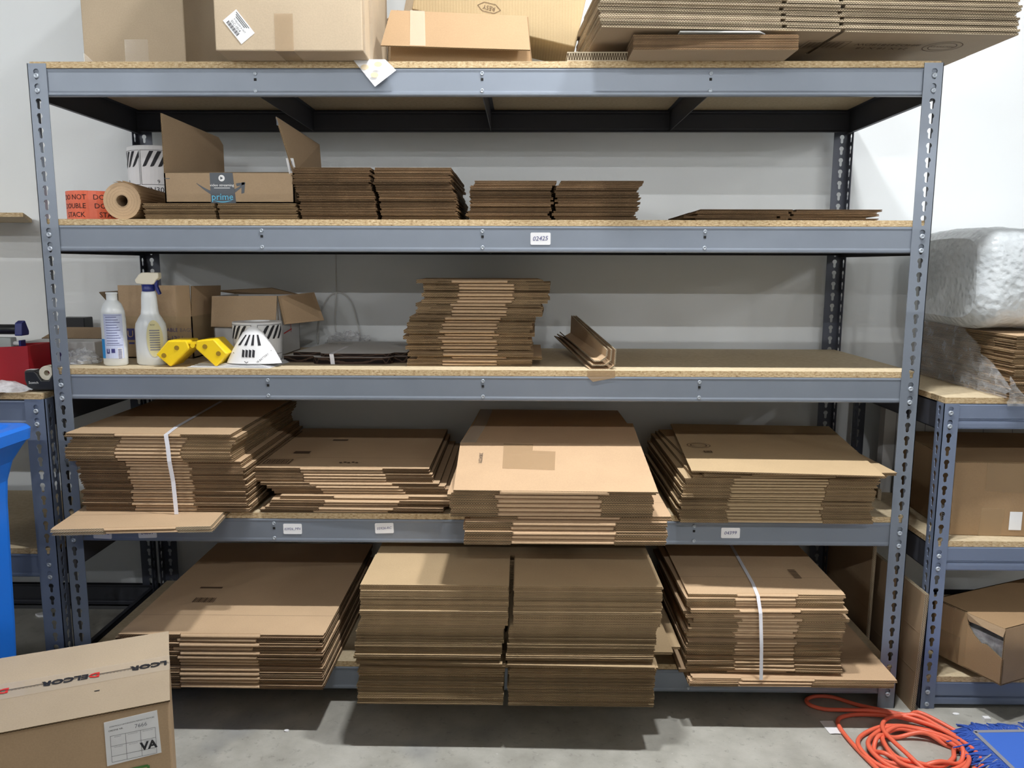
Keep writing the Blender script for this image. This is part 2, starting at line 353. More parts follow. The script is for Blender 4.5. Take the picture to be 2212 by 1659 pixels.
def rack(name, x0, W, D, H, w, shelves, label, paint, cols, groove=False, dark='rack_shaded', ztop=.028, bh=.071, rivet_z=(.055, .018), first=.0):
    e = empty(name, (x0+W/2, D/2, 0), label, 'shelving rack')
    ox, oy = -(x0+W/2), -D/2
    def sh(mb): mb.v = [(a+ox, b+oy, c) for a, b, c in mb.v]; return mb
    pd = .042
    for px, sx in ((x0, 1), (x0+W, -1)):
        for py, sy in ((0, 1), (D, -1)):
            mb = post_mesh(H, w, pd, H-ztop, sx, sy); mb.v = [(a+px, b+py-(.002 if sy > 0 else 0), c) for a, b, c in mb.v]
            p = put('post', sh(mb), paint if py == 0 else 'rack_shaded_post', e)
    for zb in shelves:
        for py, s_ in ((0, 1), (D, -1)):
            mb = beam_mesh(W-.008, bh, groove)
            mb.v = [(a+x0+.004, (b+.001)*s_+py, c+zb) for a, b, c in mb.v]
            if py == 0:
                for cx in cols: mb.box(x0+W/2+cx-.0035, x0+W/2+cx+.0035, .0012, .0018, zb+.0385, zb+.0455, 1)  # small black patch stands for the shade inside a punched hole
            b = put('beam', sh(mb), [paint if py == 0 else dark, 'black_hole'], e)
            if py == 0:
                for px, sx in ((x0, 1), (x0+W, -1)):
                    for rz in rivet_z:
                        k = round((H-ztop - (zb+rz))/PITCH); zz = H-ztop - k*PITCH - .004
                        o = put('rivet', rivet_me, None, b, loc=(px+sx*w*.46+ox, -.002+oy, zz))
                for cx in cols:
                    for rz in (.057, .013): put('rivet', eyelet_me, None, b, loc=(x0+W/2+cx+ox, .001+oy, zb+rz))
        for px, s_ in ((x0, 1), (x0+W, -1)):
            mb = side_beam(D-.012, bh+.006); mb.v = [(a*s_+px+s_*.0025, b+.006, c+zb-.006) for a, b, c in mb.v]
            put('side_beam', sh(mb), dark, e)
        for cx in cols:
            mb = MB(); X = x0+W/2+cx
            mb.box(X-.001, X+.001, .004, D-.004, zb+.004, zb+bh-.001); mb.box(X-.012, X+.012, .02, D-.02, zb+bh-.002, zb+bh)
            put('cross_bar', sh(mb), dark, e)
    return e
simple('rack_shaded_post', (74, 78, 90), .45, .2)  # darker copy of the rack paint, with the rear posts' shade in its colour
SH = [.0425, .4985, .918, 1.333, 1.746]           # beam bottoms of the main rack
BT = [z+.071+.017 for z in SH]                      # board tops
rack('shelving_rack', 0, 2.438, .61, 1.829, .0508, SH, 'tall wide grey steel rack with five shelves filling the picture', 'rack_paint', (-.608, 0, .608))
rack('shelving_rack', -1.40, 1.372, .61, .917, .058, [.042, .386, .842], 'low grey steel rack at the left edge behind the blue bin', 'rack_paint_blue', (), ztop=.030)
rack('shelving_rack', 2.512, 1.22, .61, .917, .043, [.012, .428, .845], 'low blue-grey steel rack at the right edge with grooved beams', 'rack_paint_blue', (), True, ztop=.022)
def board(x0, x1, z, label, y0=.002, y1=.606):
    m = MB(); m.box(0, x1-x0, 0, y1-y0, 0, .0165, 0, 1)
    return put('particle_board', m, ['chipboard_face', 'chipboard_edge'], label=label, cat='shelf board', loc=(x0, y0, z+.0003))
names = ['bottom', 'fourth', 'third', 'second', 'top']
for i, z in enumerate(SH):
    board(.006 if i == 4 else .008, 2.432 if i == 4 else 2.430, z+.071, 'raw chipboard deck lying on the %s shelf of the tall middle rack' % names[i], .0005 if i == 4 else .003)
board(-1.39, -.036, .9172, 'chipboard top of the low left rack holding red bin and tape dispenser', -.004)
board(-1.39, -.04, .457, 'chipboard deck of the empty lower shelf in the low left rack')
for z, n in ((.9172, 'chipboard top of the low right rack under plastic-wrapped pile'), (.499, 'chipboard deck of the low right rack under the closed brown box'), (.083, 'chipboard deck of the low right rack under the torn box')):
    board(2.516, 3.72, z, n)

# ------------------------------------------------------------------ flattened boxes
def flat_mesh(wd, d, t_, zones=(.3, .7), slot=None, seed=0, mats=('kraft', 'flute_edge'), score=True, wide_slot=.010):
    """knocked-down carton, origin at the middle of the front edge, y to the back.
    zones: part of the front edge that is a smooth fold; slot: (position 0..1, depth) cut between the flaps"""
    rnd = random.Random(seed); mb = MB(); h = wd/2
    p1, p0 = t_*.60, t_*.40
    if zones is None and not slot:
        mb.box(-h, h, 0, d, 0, t_, 0, 1); return mb.mesh('flattened_box', list(mats)+['kraft_dull'])
    for (z0, z1) in ((0, p0), (p1, t_)):
        if slot:
            xs = -h + wd*(slot[2] if len(slot) > 2 and z0 else slot[0]); g = wide_slot/2; e1, e2 = rnd.uniform(-.003, .003), rnd.uniform(-.003, .003)
            mb.box(-h+e1, xs-g, 0+e2*.6, slot[1], z0, z1, 0, 1); mb.box(xs+g, h+e2, e1*.6, slot[1], z0, z1, 0, 1)
            mb.box(-h, h, slot[1], d, z0, z1, 0, 1)
        else:
            a, b = -h+wd*zones[0], -h+wd*zones[1]; e1, e2 = rnd.uniform(0, .005), rnd.uniform(0, .005)
            mb.box(-h+e1*.5, a, e1, .016, z0, z1, 0, 1); mb.box(b, h-e2*.5, e2, .016, z0, z1, 0, 1)
            mb.box(a, b, .009, .016, z0, z1, 0, 0); mb.box(-h, h, .016, d, z0, z1, 0, 1)
    if not slot:
        K = 6; rows = []
        for xx in (a, a+.003, (a+b)/2, b-.003, b):
            k = .55 if xx in (a, b) else 1
            rows.append([(xx, .009-k*.0095*math.sin(PI*i/K)**.7, t_/2-t_*.40*math.cos(PI*i/K)) for i in range(K+1)])
        mb.grid(rows)
        for (q0, q1) in ((-h+.004, a-.004), (b+.004, h-.004)):          # flap tucked between the two layers
            e = rnd.uniform(.002, .010); qm = q0+(q1-q0)*rnd.uniform(.35, .65); mb.box(q0, qm, e, .1, p0+.0003, p1-.0003, 0, 1)
    if score:                                                        # pressed fold line across the top
        y = slot[1]+.004 if slot else .125
        mb.face([(-h, y, t_+.0002), (h, y, t_+.0002), (h, y+.003, t_+.0002), (-h, y+.003, t_+.0002)], 2)
    return mb.mesh('flattened_box', list(mats)+['kraft_dull'])
ORD = ('first second third fourth fifth sixth seventh eighth ninth tenth eleventh twelfth thirteenth fourteenth fifteenth sixteenth seventeenth eighteenth nineteenth twentieth '
       'twenty-first twenty-second twenty-third twenty-fourth twenty-fifth twenty-sixth twenty-seventh twenty-eighth twenty-ninth thirtieth thirty-first thirty-second thirty-third thirty-fourth '
       'thirty-fifth thirty-sixth thirty-seventh thirty-eighth thirty-ninth fortieth forty-first forty-second forty-third forty-fourth forty-fifth forty-sixth forty-seventh forty-eighth').split()
def pile(z0, z1, n, rows, depth, desc, group, zones=(.3, .7), slot=None, mats=('kraft', 'flute_edge'), jit=(.003, .004, .006), top=None, over=None, variants=5, wide_slot=.010, noun='flattened brown box', cat='flattened box'):
    """rows: [(fraction of height, x left, x right, y front)], bottom to top; a copy of a flattened box per layer"""
    t_ = (z1-z0)/n; out = []
    def at(f):
        for a, b in zip(rows, rows[1:]):
            if f <= b[0] or b is rows[-1]:
                k = 0 if b[0] == a[0] else min(1, max(0, (f-a[0])/(b[0]-a[0])))
                return [a[i]+(b[i]-a[i])*k for i in (1, 2, 3)]
    W = sum(r[2]-r[1] for r in rows)/len(rows)
    mesh = [flat_mesh(W, depth, t_-.0005, zones, slot, 17*k+len(desc), mats, wide_slot=wide_slot) for k in range(variants)]
    proto = bpy.data.objects.new('flattened_box' if cat == 'flattened box' else 'cardboard_sheet', mesh[0])
    for i in range(n):
        f = (i+.5)/n; xl, xr, yf = at(f); o_ = (over or {}).get(i, {})
        o = proto if i == 0 else proto.copy()
        o.data = mesh[random.randrange(variants)]; COL.objects.link(o)
        jx, jy, jr = random.gauss(0, jit[0]), random.gauss(0, jit[1]), random.gauss(0, jit[2])
        rz = math.radians(o_.get('r', 0)) + jr
        o.location = ((xl+xr)/2 + jx*.8 + o_.get('x', 0), yf + jy + o_.get('y', 0), z0 + i*t_)
        o.rotation_euler = (0, 0, rz)
        k = n-1-i
        o['label'] = (top if (k == 0 and top) else '%s, %s from the top of %s' % (noun, ORD[k], desc))
        if 'label' in o_: o['label'] = o_['label']
        o['category'] = cat; o['group'] = group
        out.append(o)
    return out
Z1, Z2, Z3, Z4, Z5 = [b+.0003 for b in BT]            # deck tops: bottom shelf .. top shelf
E = ('kraft', 'flute_edge'); ED = ('kraft', 'flute_edge_dark'); EP = ('kraft', 'flute_edge_pale')
# second shelf (four low piles seen edge-on)
pile(Z4, 1.466, 7, [(0, .276, .702, .035), (1, .276, .702, .035)], .30, 'the pile under the open parcel', 'flattened boxes under the open parcel box', slot=(.475, .12), mats=('kraft_dull', 'flute_edge'))
pile(Z4, 1.563, 22, [(0, .712, 1.150, .03), (.5, .708, 1.146, .03), (.56, .697, 1.130, .028), (1, .696, 1.126, .03)], .50, 'the tall pile on the second shelf', 'flattened boxes in the tall second-shelf pile', slot=(.5, .14), mats=('kraft_dull', 'flute_edge_dark'), wide_slot=.012)
pile(Z4, 1.528, 17, [(0, 1.180, 1.645, .03), (.7, 1.183, 1.649, .03), (1, 1.196, 1.656, .03)], .36, 'the pile above the lone sticker', 'flattened boxes in the second-shelf pile right of the middle', slot=(.495, .14), mats=('kraft_dull', 'flute_edge_dark'), jit=(.005, .004, .006), wide_slot=.012)
pile(Z4, 1.452, 5, [(0, 1.80, 2.30, .03), (1, 1.815, 2.315, .03)], .38, 'the lowest pile, second shelf', 'flattened boxes in the low second-shelf pile', slot=(.52, .14), mats=('kraft_dull', 'flute_edge_dark'), over={1: {'x': -.03, 'r': 2}, 3: {'x': -.012, 'r': 1}}, jit=(.004, .003, .003))
# third shelf
pile(Z3, 1.256, 26, [(0, .991, 1.355, .09), (.06, .991, 1.355, .09), (.17, .999, 1.359, .09), (.37, .993, 1.350, .09), (.52, .996, 1.358, .09), (.6, 1.019, 1.387, .09), (.72, 1.014, 1.398, .09), (.77, 1.044, 1.411, .09), (.92, 1.044, 1.411, .09), (1, 1.022, 1.385, .08)],
     .36, 'the leaning third-shelf pile', 'flattened boxes in the leaning third-shelf pile', zones=(.28, .72), mats=('kraft', 'flute_edge'), jit=(.005, .006, .02), over={2: {'x': .035}, 25: {'r': 1.5, 'x': -.01}, 24: {'x': .005}},
     top='top flattened box of the leaning pile on the third shelf')
# fourth shelf
pile(Z2, .604, 2, [(0, .085, .50, -.195), (1, .082, .498, -.19)], .46, 'two beneath the strapped pile', 'loose flattened boxes under the strapped left pile', zones=(.33, .78), mats=EP, over={0: {'r': 5.0}, 1: {'r': 5.6}}, jit=(.002, .002, .002), top='upper pale flattened box sticking out under the strapped pile at left')
pile(.6045, .752, 17, [(0, .100, .545, -.05), (.2, .092, .545, -.05), (.5, .085, .548, -.05), (.8, .078, .560, -.055), (1, .070, .565, -.06)], .60, 'the lower half, fourth-shelf strapped pile', 'flattened boxes in the lower strapped pile', zones=(.30, .68), mats=ED, jit=(.004, .004, .006), over={16: {'x': -.008}, 15: {'x': -.006}})
pile(.7525, .834, 8, [(0, .060, .524, -.06), (.25, .056, .521, -.075), (.5, .058, .523, -.07), (.8, .074, .545, -.06), (1, .0575, .5125, -.085)], .60, 'the upper half, fourth-shelf strapped pile', 'flattened boxes in the upper strapped pile', zones=(.30, .70), mats=E, jit=(.001, .004, .002), top='top flattened box under a white strap at left of the fourth shelf')
pile(Z2, .638, 5, [(0, .571, 1.085, .0), (.5, .60, 1.115, .0), (1, .640, 1.165, .0)], .56, 'the skewed group under the stamped pile', 'skewed flattened boxes at the bottom of the low pile', zones=(.30, .72), mats=ED, jit=(.008, .006, .012))
pile(.6385, .714, 9, [(0, .610, 1.135, .015), (.3, .585, 1.105, .02), (.5, .552, 1.072, .025), (1, .540, 1.058, .03)], .57, 'the stamped pile, fourth shelf', 'flattened boxes in the low fourth-shelf pile', zones=(.275, .74), mats=ED, jit=(.003, .004, .005), top='top flattened box with dark stamps, fourth shelf left of middle')
cp = pile(Z2, .718, 11, [(0, 1.186, 1.704, -.25), (.47, 1.180, 1.702, -.25), (.52, 1.146, 1.670, -.25), (.75, 1.142, 1.666, -.25), (1, 1.142, 1.660, -.25)], .80, 'the jutting pile, fourth shelf', 'flattened boxes in the jutting middle pile', zones=(.235, .745), mats=('kraft_warm', 'flute_edge'), jit=(.004, .004, .005), over={5: {'x': .035, 'y': .02}})
pile(Z2, .735, 16, [(0, 1.772, 2.309, -.062), (.5, 1.772, 2.312, -.062), (.9, 1.783, 2.322, -.065), (1, 1.80, 2.335, -.06)], .60, 'the right-hand pile, fourth shelf', 'flattened boxes in the right fourth-shelf pile', zones=(.25, .74), mats=('kraft_olive', 'flute_edge'), jit=(.004, .004, .006), over={15: {'x': .035, 'y': -.02, 'r': 3, 'label': 'flattened box sticking out rightwards just under the top one, right fourth-shelf pile'}, 14: {'x': .02}})
# bottom shelf
pile(Z1, .286, 13, [(0, .205, .778, -.16), (1, .216, .784, -.155)], .74, 'the left bottom-shelf pile', 'flattened boxes in the left bottom-shelf pile', zones=(.30, .69), mats=ED, jit=(.004, .006, .004), over={11: {'x': -.008}, 9: {'x': -.012}})
pile(Z1, .466, 44, [(0, .894, 1.689, -.232), (.15, .893, 1.683, -.225), (.34, .901, 1.685, -.215), (.37, .885, 1.680, -.238), (.41, .884, 1.684, -.235), (.64, .892, 1.690, -.228), (.66, .906, 1.695, -.225), (1, .911, 1.697, -.228)],
     .80, 'the big middle bottom-shelf pile', 'flattened boxes in the big middle pile', slot=(.5, .225), mats=('kraft_olive', 'flute_edge'), jit=(.0018, .003, .0018), wide_slot=.014,
     over={16: {'x': .062, 'y': .06, 'label': 'flattened box sticking out to the right of the big middle pile, upper one'}, 13: {'x': .088, 'y': .11, 'label': 'flattened box sticking out to the right of the big middle pile, lower one'}, 15: {'r': -1.4, 'y': -.02}, 14: {'r': -1.2, 'y': -.01}},
     top='top flattened box of the big middle pile on the bottom shelf')
pile(Z1, .153, 3, [(0, 1.800, 2.372, -.125), (1, 1.800, 2.372, -.125)], .55, 'the wide ones under the strap', 'wide flattened boxes under the strapped bottom pile', zones=(.24, .60), mats=('kraft_warm', 'flute_edge'), jit=(.008, .004, .006), variants=3)
pile(.1535, .393, 24, [(0, 1.796, 2.228, -.10), (.35, 1.792, 2.232, -.10), (.6, 1.796, 2.236, -.10), (1, 1.786, 2.226, -.105)], .50, 'the strapped bottom-shelf pile', 'flattened boxes in the strapped bottom pile', zones=(.31, .70), mats=('kraft', 'flute_edge'), jit=(.009, .006, .012), top='top flattened box of the strapped pile at right of the bottom shelf')
# top shelf
pile(Z5, 1.873, 12, [(0, 1.604, 2.018, -.112), (1, 1.606, 2.020, -.105)], .24, 'the bundle jutting over the top shelf', 'cardboard sheets in the jutting top bundle', zones=None, mats=('kraft_pale', 'flute_edge_dark'), jit=(.001, .001, .001), variants=2, noun='cardboard sheet', cat='cardboard sheet')
pile(Z5, 1.864, 9, [(0, 1.444, 2.168, .135), (1, 1.446, 2.168, .135)], .30, 'the low rear bundle, top shelf', 'cardboard sheets in the low top bundle', zones=None, mats=('kraft_pale', 'flute_edge_dark'), jit=(.001, .001, .001), variants=2, noun='cardboard sheet', cat='cardboard sheet')
m = MB(); m.box(-.09, .09, 0, .125, 0, .024, 0, 1)
put('cardboard_bundle', m, ['kraft_pale', 'flute_edge_pale'], label='short cardboard bundle end at the left of the low bundle, top shelf', cat='cardboard sheet', loc=(1.535, .005, Z5+.0005))
hp = pile(1.8825, 1.966, 6, [(0, 1.514, 2.588, -.10), (1, 1.512, 2.586, -.10)], .40, 'the overhanging top-shelf pile', 'big double-walled boxes on the top shelf', slot=(.57, .22, .43), mats=('kraft_pale', 'flute_edge_pale'), jit=(.004, .004, .002), over={i: {'r': 4.0} for i in range(6)}, variants=3, wide_slot=.012,
     noun='big flattened box')
# low right rack: pile under the film
pile(.9345, 1.110, 26, [(0, 2.684, 3.26, -.02), (1, 2.684, 3.26, -.02)], .56, 'the film-wrapped pile', 'flattened boxes in the film-wrapped pile', slot=(.16, .1), mats=('kraft', 'flute_edge'), jit=(.003, .003, .003))

# prints on the flattened boxes, attached to the box that carries them
def on_top(o, mb, mats, name='print'):
    """mb in world coordinates, child of o (world matrix kept)"""
    p = put(name, mb, mats, o); bpy.context.view_layer.update(); p.matrix_parent_inverse = o.matrix_world.inverted(); return p
def find(txt): return [o for o in bpy.data.objects if txt in str(o.get('label', ''))][0]
B = find('top flattened box with dark stamps'); z = .7146
m = MB(); U = (1, 0, 0); V = (0, 1, 0)
m.frame((.60, .10, z), U, V, .075, .055, .004, 0); 
for k in range(9): m.rect((.572+.007*k, .10, z), U, V, .0025 if k % 2 else .004, .04, 0)
on_top(B, m, ['ink_brown']); m = MB()
for k in range(5): m.rect((.79+.012*k, .09+.006*(k % 2), z), (1, .3, 0), (-.3, 1, 0), .008, .014, 0)
on_top(B, m, ['ink_brown']); m = MB(); m.rect((.64, .22, z), U, V, .05, .03, 0); on_top(B, m, ['ink_brown']); m = MB(); m.rect((.72, .40, z), U, V, .05, .02, 0)
on_top(B, m, ['ink_brown'])
def oval(m, c, a, b, z, mat=0, n=28, t_=.0025, u=(1,0,0), v=(0,1,0)):
    u, v, c = Vector(u), Vector(v), Vector((*c, z)); 
    for q in (1, .72):
        P = [c+u*a*q*math.cos(2*PI*k/n)+v*b*q*math.sin(2*PI*k/n) for k in range(n)]; Q = [c+u*(a*q-t_)*math.cos(2*PI*k/n)+v*(b*q-t_)*math.sin(2*PI*k/n) for k in range(n)]
        for k in range(n): m.face([P[k], P[(k+1) % n], Q[(k+1) % n], Q[k]], mat)
Etop = find('first from the top of the left bottom-shelf pile'); z = .2866
m = MB()
for k in range(12): m.rect((.335+.0055*k, .075, z), U, V, .0022 if k % 3 else .004, .035, 0)
on_top(Etop, m, ['ink_brown']); m = MB(); m.rect((.35, .17, z), U, V, .07, .012, 0); on_top(Etop, m, ['ink_brown'])
Gt = find('top flattened box of the strapped pile'); z = .3936
m = MB()
for k in range(8): m.rect((2.14, .02+.009*k, z), U, V, .022, .005, 0)
on_top(Gt, m, ['ink_brown'])
# top, bulging box of the jutting middle pile
e = empty('flattened_box', (1.415, -.25, .7185), 'top flattened box of the jutting middle pile with clear tape and printed number', 'flattened box', 'flattened boxes in the jutting middle pile')
def W(e, mb, name, mats, **k):
    mb.v = [(a-e.location.x, b-e.location.y, c-e.location.z) for a, b, c in mb.v]; return put(name, mb, mats, e, **k)
m = MB()
m.slab([(1.156, -.255, .7315), (1.676, -.258, .7300), (1.672, .045, .786), (1.150, .055, .786)], .004, 0, 1)
m.slab([(1.150, .055, .786), (1.672, .045, .786), (1.690, .34, .789), (1.170, .36, .789)], .004, 0, 1)
m.slab([(1.170, .36, .789), (1.672, .34, .789), (1.668, .575, .789), (1.180, .585, .789)], .004, 0, 1)
m.slab([(1.150, -.25, .7235), (1.672, -.25, .7235), (1.672, .30, .745), (1.150, .30, .745)], .0035, 0, 1)
K = 6; m.grid([[(x, -.254-k_*.004*math.sin(PI*i/K), .7255-.0055*math.cos(PI*i/K)) for i in range(K+1)] for x, k_ in ((1.274, .4), (1.28, 1), (1.545, 1), (1.552, .4))])
W(e, m, 'body', ['kraft_warm', 'flute_edge'])
def slope(x, y): return (x, y, .7315+(y+.255)*(.0545/.308)+.0016)
m = MB(); m.face([slope(1.277, -.125), slope(1.418, -.135), slope(1.425, -.01), slope(1.360, -.005), slope(1.362, .04), slope(1.277, .045)]); W(e, m, 'tape', 'brown_tape')
m = MB(); m.slab([(1.172, .30, .7896), (1.215, .30, .7896), (1.225, .58, .7896), (1.182, .585, .7896)], .0003); m.slab([(1.152, .055, .7866), (1.195, .055, .7866), (1.215, .30, .7896), (1.172, .30, .7896)], .0003); W(e, m, 'tape', 'clear_tape')
m = MB(); sl = Vector((0, .31, .0545)).normalized(); m.text('2080402091', .0145, slope(1.215, -.06), u=-sl, v=(1, 0, 0), m=0, lift=.0004); W(e, m, 'print', ['ink'])
# bulging top box of the right pile
e = empty('flattened_box', (2.05, -.09, .7355), 'pale top flattened box with oval stamp on the right fourth-shelf pile', 'flattened box', 'flattened boxes in the right fourth-shelf pile')
m = MB()
m.slab([(1.792, -.098, .7455), (2.305, -.125, .7405), (2.395, .52, .747), (1.850, .54, .749)], .0035, 0, 1)
m.slab([(1.796, -.090, .7405), (2.300, -.110, .7368), (2.38, .50, .742), (1.850, .52, .744)], .0028, 0, 1)
W(e, m, 'body', ['kraft_olive', 'flute_edge'])
m = MB(); oval(m, (1.875, .20), .036, .036, .7492); m.frame((1.885, .115, .7488), U, V, .02, .02, .004); m.rect((1.885, .115, .7488), U, V, .010, .010); m.text('RECYCLE', .012, (1.875, .20, .7492), U, V, m=0); W(e, m, 'print', ['ink_brown'])
m = MB(); m.face([(1.862, .40, .7492), (2.37, .385, .7476), (2.37, .388, .7476), (1.862, .403, .7492)]); W(e, m, 'slot_line', ['ink_brown'])
# underside print on the big box pile
H0 = [o for o in hp if o['label'].startswith('big flattened box, sixth')][0]
m = MB(); zz = 1.8824; un = (-1, -.07, 0); vn = (-.07, 1, 0)
c = Vector((2.235, .04, zz))
for k in range(22): m.rect(Vector((2.085+.0042*k, .03, zz)), (1, .07, 0), (.07, -1, 0), .0016 if k % 3 else .003, .055, 0)
m.frame((2.132, .03, zz), (1, .07, 0), (.07, -1, 0), .115, .075, .002, 0)
m.text('24 X 18 X 18', .026, (2.30, .065, zz), (-1, -.07, 0), (-.07, 1, 0), m=0); m.text('#HD241818DW', .026, (2.30, .03, zz), (-1, -.07, 0), (-.07, 1, 0), m=0)
oval(m, (2.455, .05), .05, .05, zz-.0006, n=36)
m.text('RECYCLES', .014, (2.455, .05, zz), (-1, -.07, 0), (-.07, 1, 0), m=0)
on_top(H0, m, ['ink_brown'])
m = MB(); m.slab([(1.72, -.115, 1.8785), (1.92, -.112, 1.8785), (1.94, -.09, 1.8785), (1.94, .10, 1.8785), (1.72, .10, 1.8785)], .003)
put('white_sheet', m, 'white_card', label='white sheet of card squeezed under the big pile on the top shelf', cat='card sheet')

# straps
def strap(pts, wv, label, nm='strap', th=.0006):
    m = MB(); m.ribbon(pts, wv, th); return put(nm, m, 'strap_white', label=label, cat='strap')
strap([(.300, .46, .8350), (.334, .02, .8350), (.352, -.088, .8352), (.356, -.0895, .80), (.358, -.090, .76), (.360, -.078, .70), (.362, -.074, .6045)], (.0055, .0008, 0), 'white plastic strap around the left pile on the fourth shelf')
strap([(2.020, .385, .3945), (1.996, -.02, .3945), (1.985, -.112, .3940), (1.990, -.128, .35), (1.996, -.130, .26), (2.000, -.130, .155)], (.0050, .0008, 0), 'white plastic strap around the right pile on the bottom shelf')

# ------------------------------------------------------------------ stickers on the beams
def sticker(x, zc, y, w_, h_, txt, parent_z, rz=0, size=.017):
    bm_ = None
    for o in bpy.data.objects:
        if o.name.startswith('beam') and o.parent and o.parent['label'].startswith('tall wide'):
            zmin = min(v.co.z for v in o.data.vertices); ymin = min(v.co.y for v in o.data.vertices)
            if abs(zmin-parent_z) < .004 and ymin < -.2: bm_ = o
    m = MB(Matrix.Translation((x, y, zc)) @ Matrix.Rotation(math.radians(rz), 4, 'Y')); r = .003
    P = []
    for cx, cz, a0 in ((w_/2-r, -h_/2+r, -90), (w_/2-r, h_/2-r, 0), (-w_/2+r, h_/2-r, 90), (-w_/2+r, -h_/2+r, 180)):
        for a in (0, 45, 90): P.append((cx+r*math.cos(math.radians(a0+a)), 0, cz+r*math.sin(math.radians(a0+a))))
    m.slab(P, .0004); m.text(txt, size, (0, 0, 0), (1, 0, .04), (.16, 0, 1), 1)
    root = bm_.parent
    m.v = [(a-root.location.x, b-root.location.y, c) for a, b, c in m.v]
    put('sticker', m, ['white_paper', 'ink_blue'], bm_, label='white sticker with handwritten %s' % txt)
sticker(1.378, 1.370, .0008, .055, .033, '02425', 1.333)
for x, txt, rz, zc, sz in ((.108, '03930-2', 2, .521, .0125), (.240, '04861', -2, .524, .015), (.665, '03926_MN', 0, .539, .0105), (.932, '03926-RC', -2, .543, .0105), (1.932, '04399', 0, .536, .0145)): sticker(x, zc, .0008, .054, .031, txt, .4985, rz, sz)

# ------------------------------------------------------------------ cartons
def wall(m, P, th=.004): m.slab(P, th, 0, 1)
def group_empty(name, loc, label, cat, rz=0, group=None): return empty(name, loc, label, cat, group, rz)
KE = lambda k: [k, 'flute_edge']
# top shelf, big carton with the wall shadow behind it
e = group_empty('carton', (.222, .35, Z5), 'large closed carton at the left end of the top shelf', 'cardboard box')
m = MB(); m.box(-.146, .146, -.20, .20, 0, .55); put('body', m, 'kraft_pale', e, bevel=.003)
m = MB(); m.face([(-.027, -.2012, .0), (.040, -.2012, .0), (.040, -.2012, .095), (-.027, -.2012, .095)]); put('tape', m, 'clear_tape', e)
m = MB(); m.face([(-.147, -.2012, 0), (-.08, -.2012, 0), (-.147, -.2012, .06)]); put('tape', m, 'clear_tape', e)
# big carton overhanging the front
e = group_empty('carton', (.730, .12, Z5), 'large carton with white address sticker overhanging the top shelf', 'cardboard box', rz=.02)
m = MB(); m.box(-.187, .187, -.222, .222, .0005, .56); put('body', m, 'kraft_pale', e, bevel=.003)
m = MB(); m.face([(-.035, -.2235, -.0003), (.012, -.2235, -.0003), (.012, -.2235, .09), (-.035, -.2235, .09)]); m.face([(-.035, -.2235, -.0003), (-.035, -.11, -.0003), (.012, -.11, -.0003), (.012, -.2235, -.0003)]); put('tape', m, 'brown_tape', e)
m = MB(); m.face([(.188, -.222, 0), (.188, -.19, 0), (.188, -.19, .56), (.188, -.222, .56)]); m.face([(.188, -.12, 0), (.188, -.07, 0), (.188, -.07, .56), (.188, -.12, .56)]); put('tape', m, 'clear_tape', e)
m = MB(Matrix.Translation((-.125, -.2230, .058)) @ Matrix.Rotation(math.radians(52), 4, 'Y')); m.slab([(-.036, 0, -.022), (.036, 0, -.022), (.036, 0, .022), (-.036, 0, .022)], .0005)
m.text('P.YELLOW & OUT', .0055, (0, 0, .003), m=1); m.text('01C-1014', .0085, (-.006, 0, -.005), m=1)
for k in range(3): m.rect((-.006, 0, .018-.004*k), U, (0, 0, 1), .05-.008*k, .0016, 1)
for k in range(16): m.rect((-.026+.0026*k, 0, -.014), U, (0, 0, 1), .0010 if k % 3 else .0018, .009, 1)
put('address_sticker', m, ['white_paper', 'ink'], e, label='white address sticker turned sideways')
m = MB(); m.slab([(.19, .20, .01), (.19, .20, .20), (.205, .32, .26), (.205, .32, .04)], .004, 0, 1); put('flap', m, KE('kraft_dull'), e)
# open carton with a sloping lid
e = group_empty('carton', (1.152, .22, Z5), 'low warm-brown carton with sloping lid, middle of the top shelf', 'cardboard box')
m = MB(); m.prism([(-.194, 0), (.198, 0), (.190, .141), (-.189, .157)], -.12, -.035, plane='xz'); put('body', m, 'kraft_orange', e, bevel=.002)
m = MB(); wall(m, [(-.207, -.19, .048), (.195, -.19, .036), (.186, -.121, .142), (-.189, -.121, .158)], .004); put('lid', m, KE('kraft_orange'), e)
m = MB(); m.face([(-.128, -.1925, .047), (-.086, -.1925, .046), (-.095, -.1235, .155), (-.135, -.1235, .157)]); put('tape', m, 'clear_tape', e)
m = MB(); wall(m, [(.199, -.118, .0), (.207, -.036, .0), (.192, -.036, .13), (.188, -.118, .141)], .003); put('side_flap', m, KE('kraft_orange'), e)
# fluted carton tipped behind it
e = group_empty('carton', (1.262, .31, Z5+.136), 'tipped yellowish carton with visible fluting behind the low carton', 'cardboard box')
R = Matrix.Rotation(math.radians(12.5), 4, 'Y')
m = MB(R); m.box(-.262, .222, -.10, .14, .0, .42); put('body', m, 'kraft_fluted', e, bevel=.003)
m = MB(R); vu, vv = (-1, 0, 0), (0, 0, -1)
m.text('RESY', .017, (-.045, -.1005, .052), vu, vv, m=0); P = [(-.045+.034*math.cos(a)*1.0, .052+.014*math.sin(a)) for a in [PI*k/3 for k in range(6)]]
for k in range(6):
    (a, b), (c, d) = P[k], P[(k+1) % 6]; L = math.hypot(c-a, d-b); m.rect(((a+c)/2, -.1004, (b+d)/2), ((c-a)/L, 0, (d-b)/L), (-(d-b)/L, 0, (c-a)/L), L, .0015, 0)
put('print', m, ['ink_brown'], e); m = MB(R); m.rect((-.145, -.1004, .075), U, (0, 0, 1), .065, .003, 0)
for k in range(14): m.rect((-.175+.0046*k, -.1004, .064), U, (0, 0, 1), .0018, .010, 0)
m.rect((-.197, -.1004, .068), U, (0, 0, 1), .016, .008, 0)
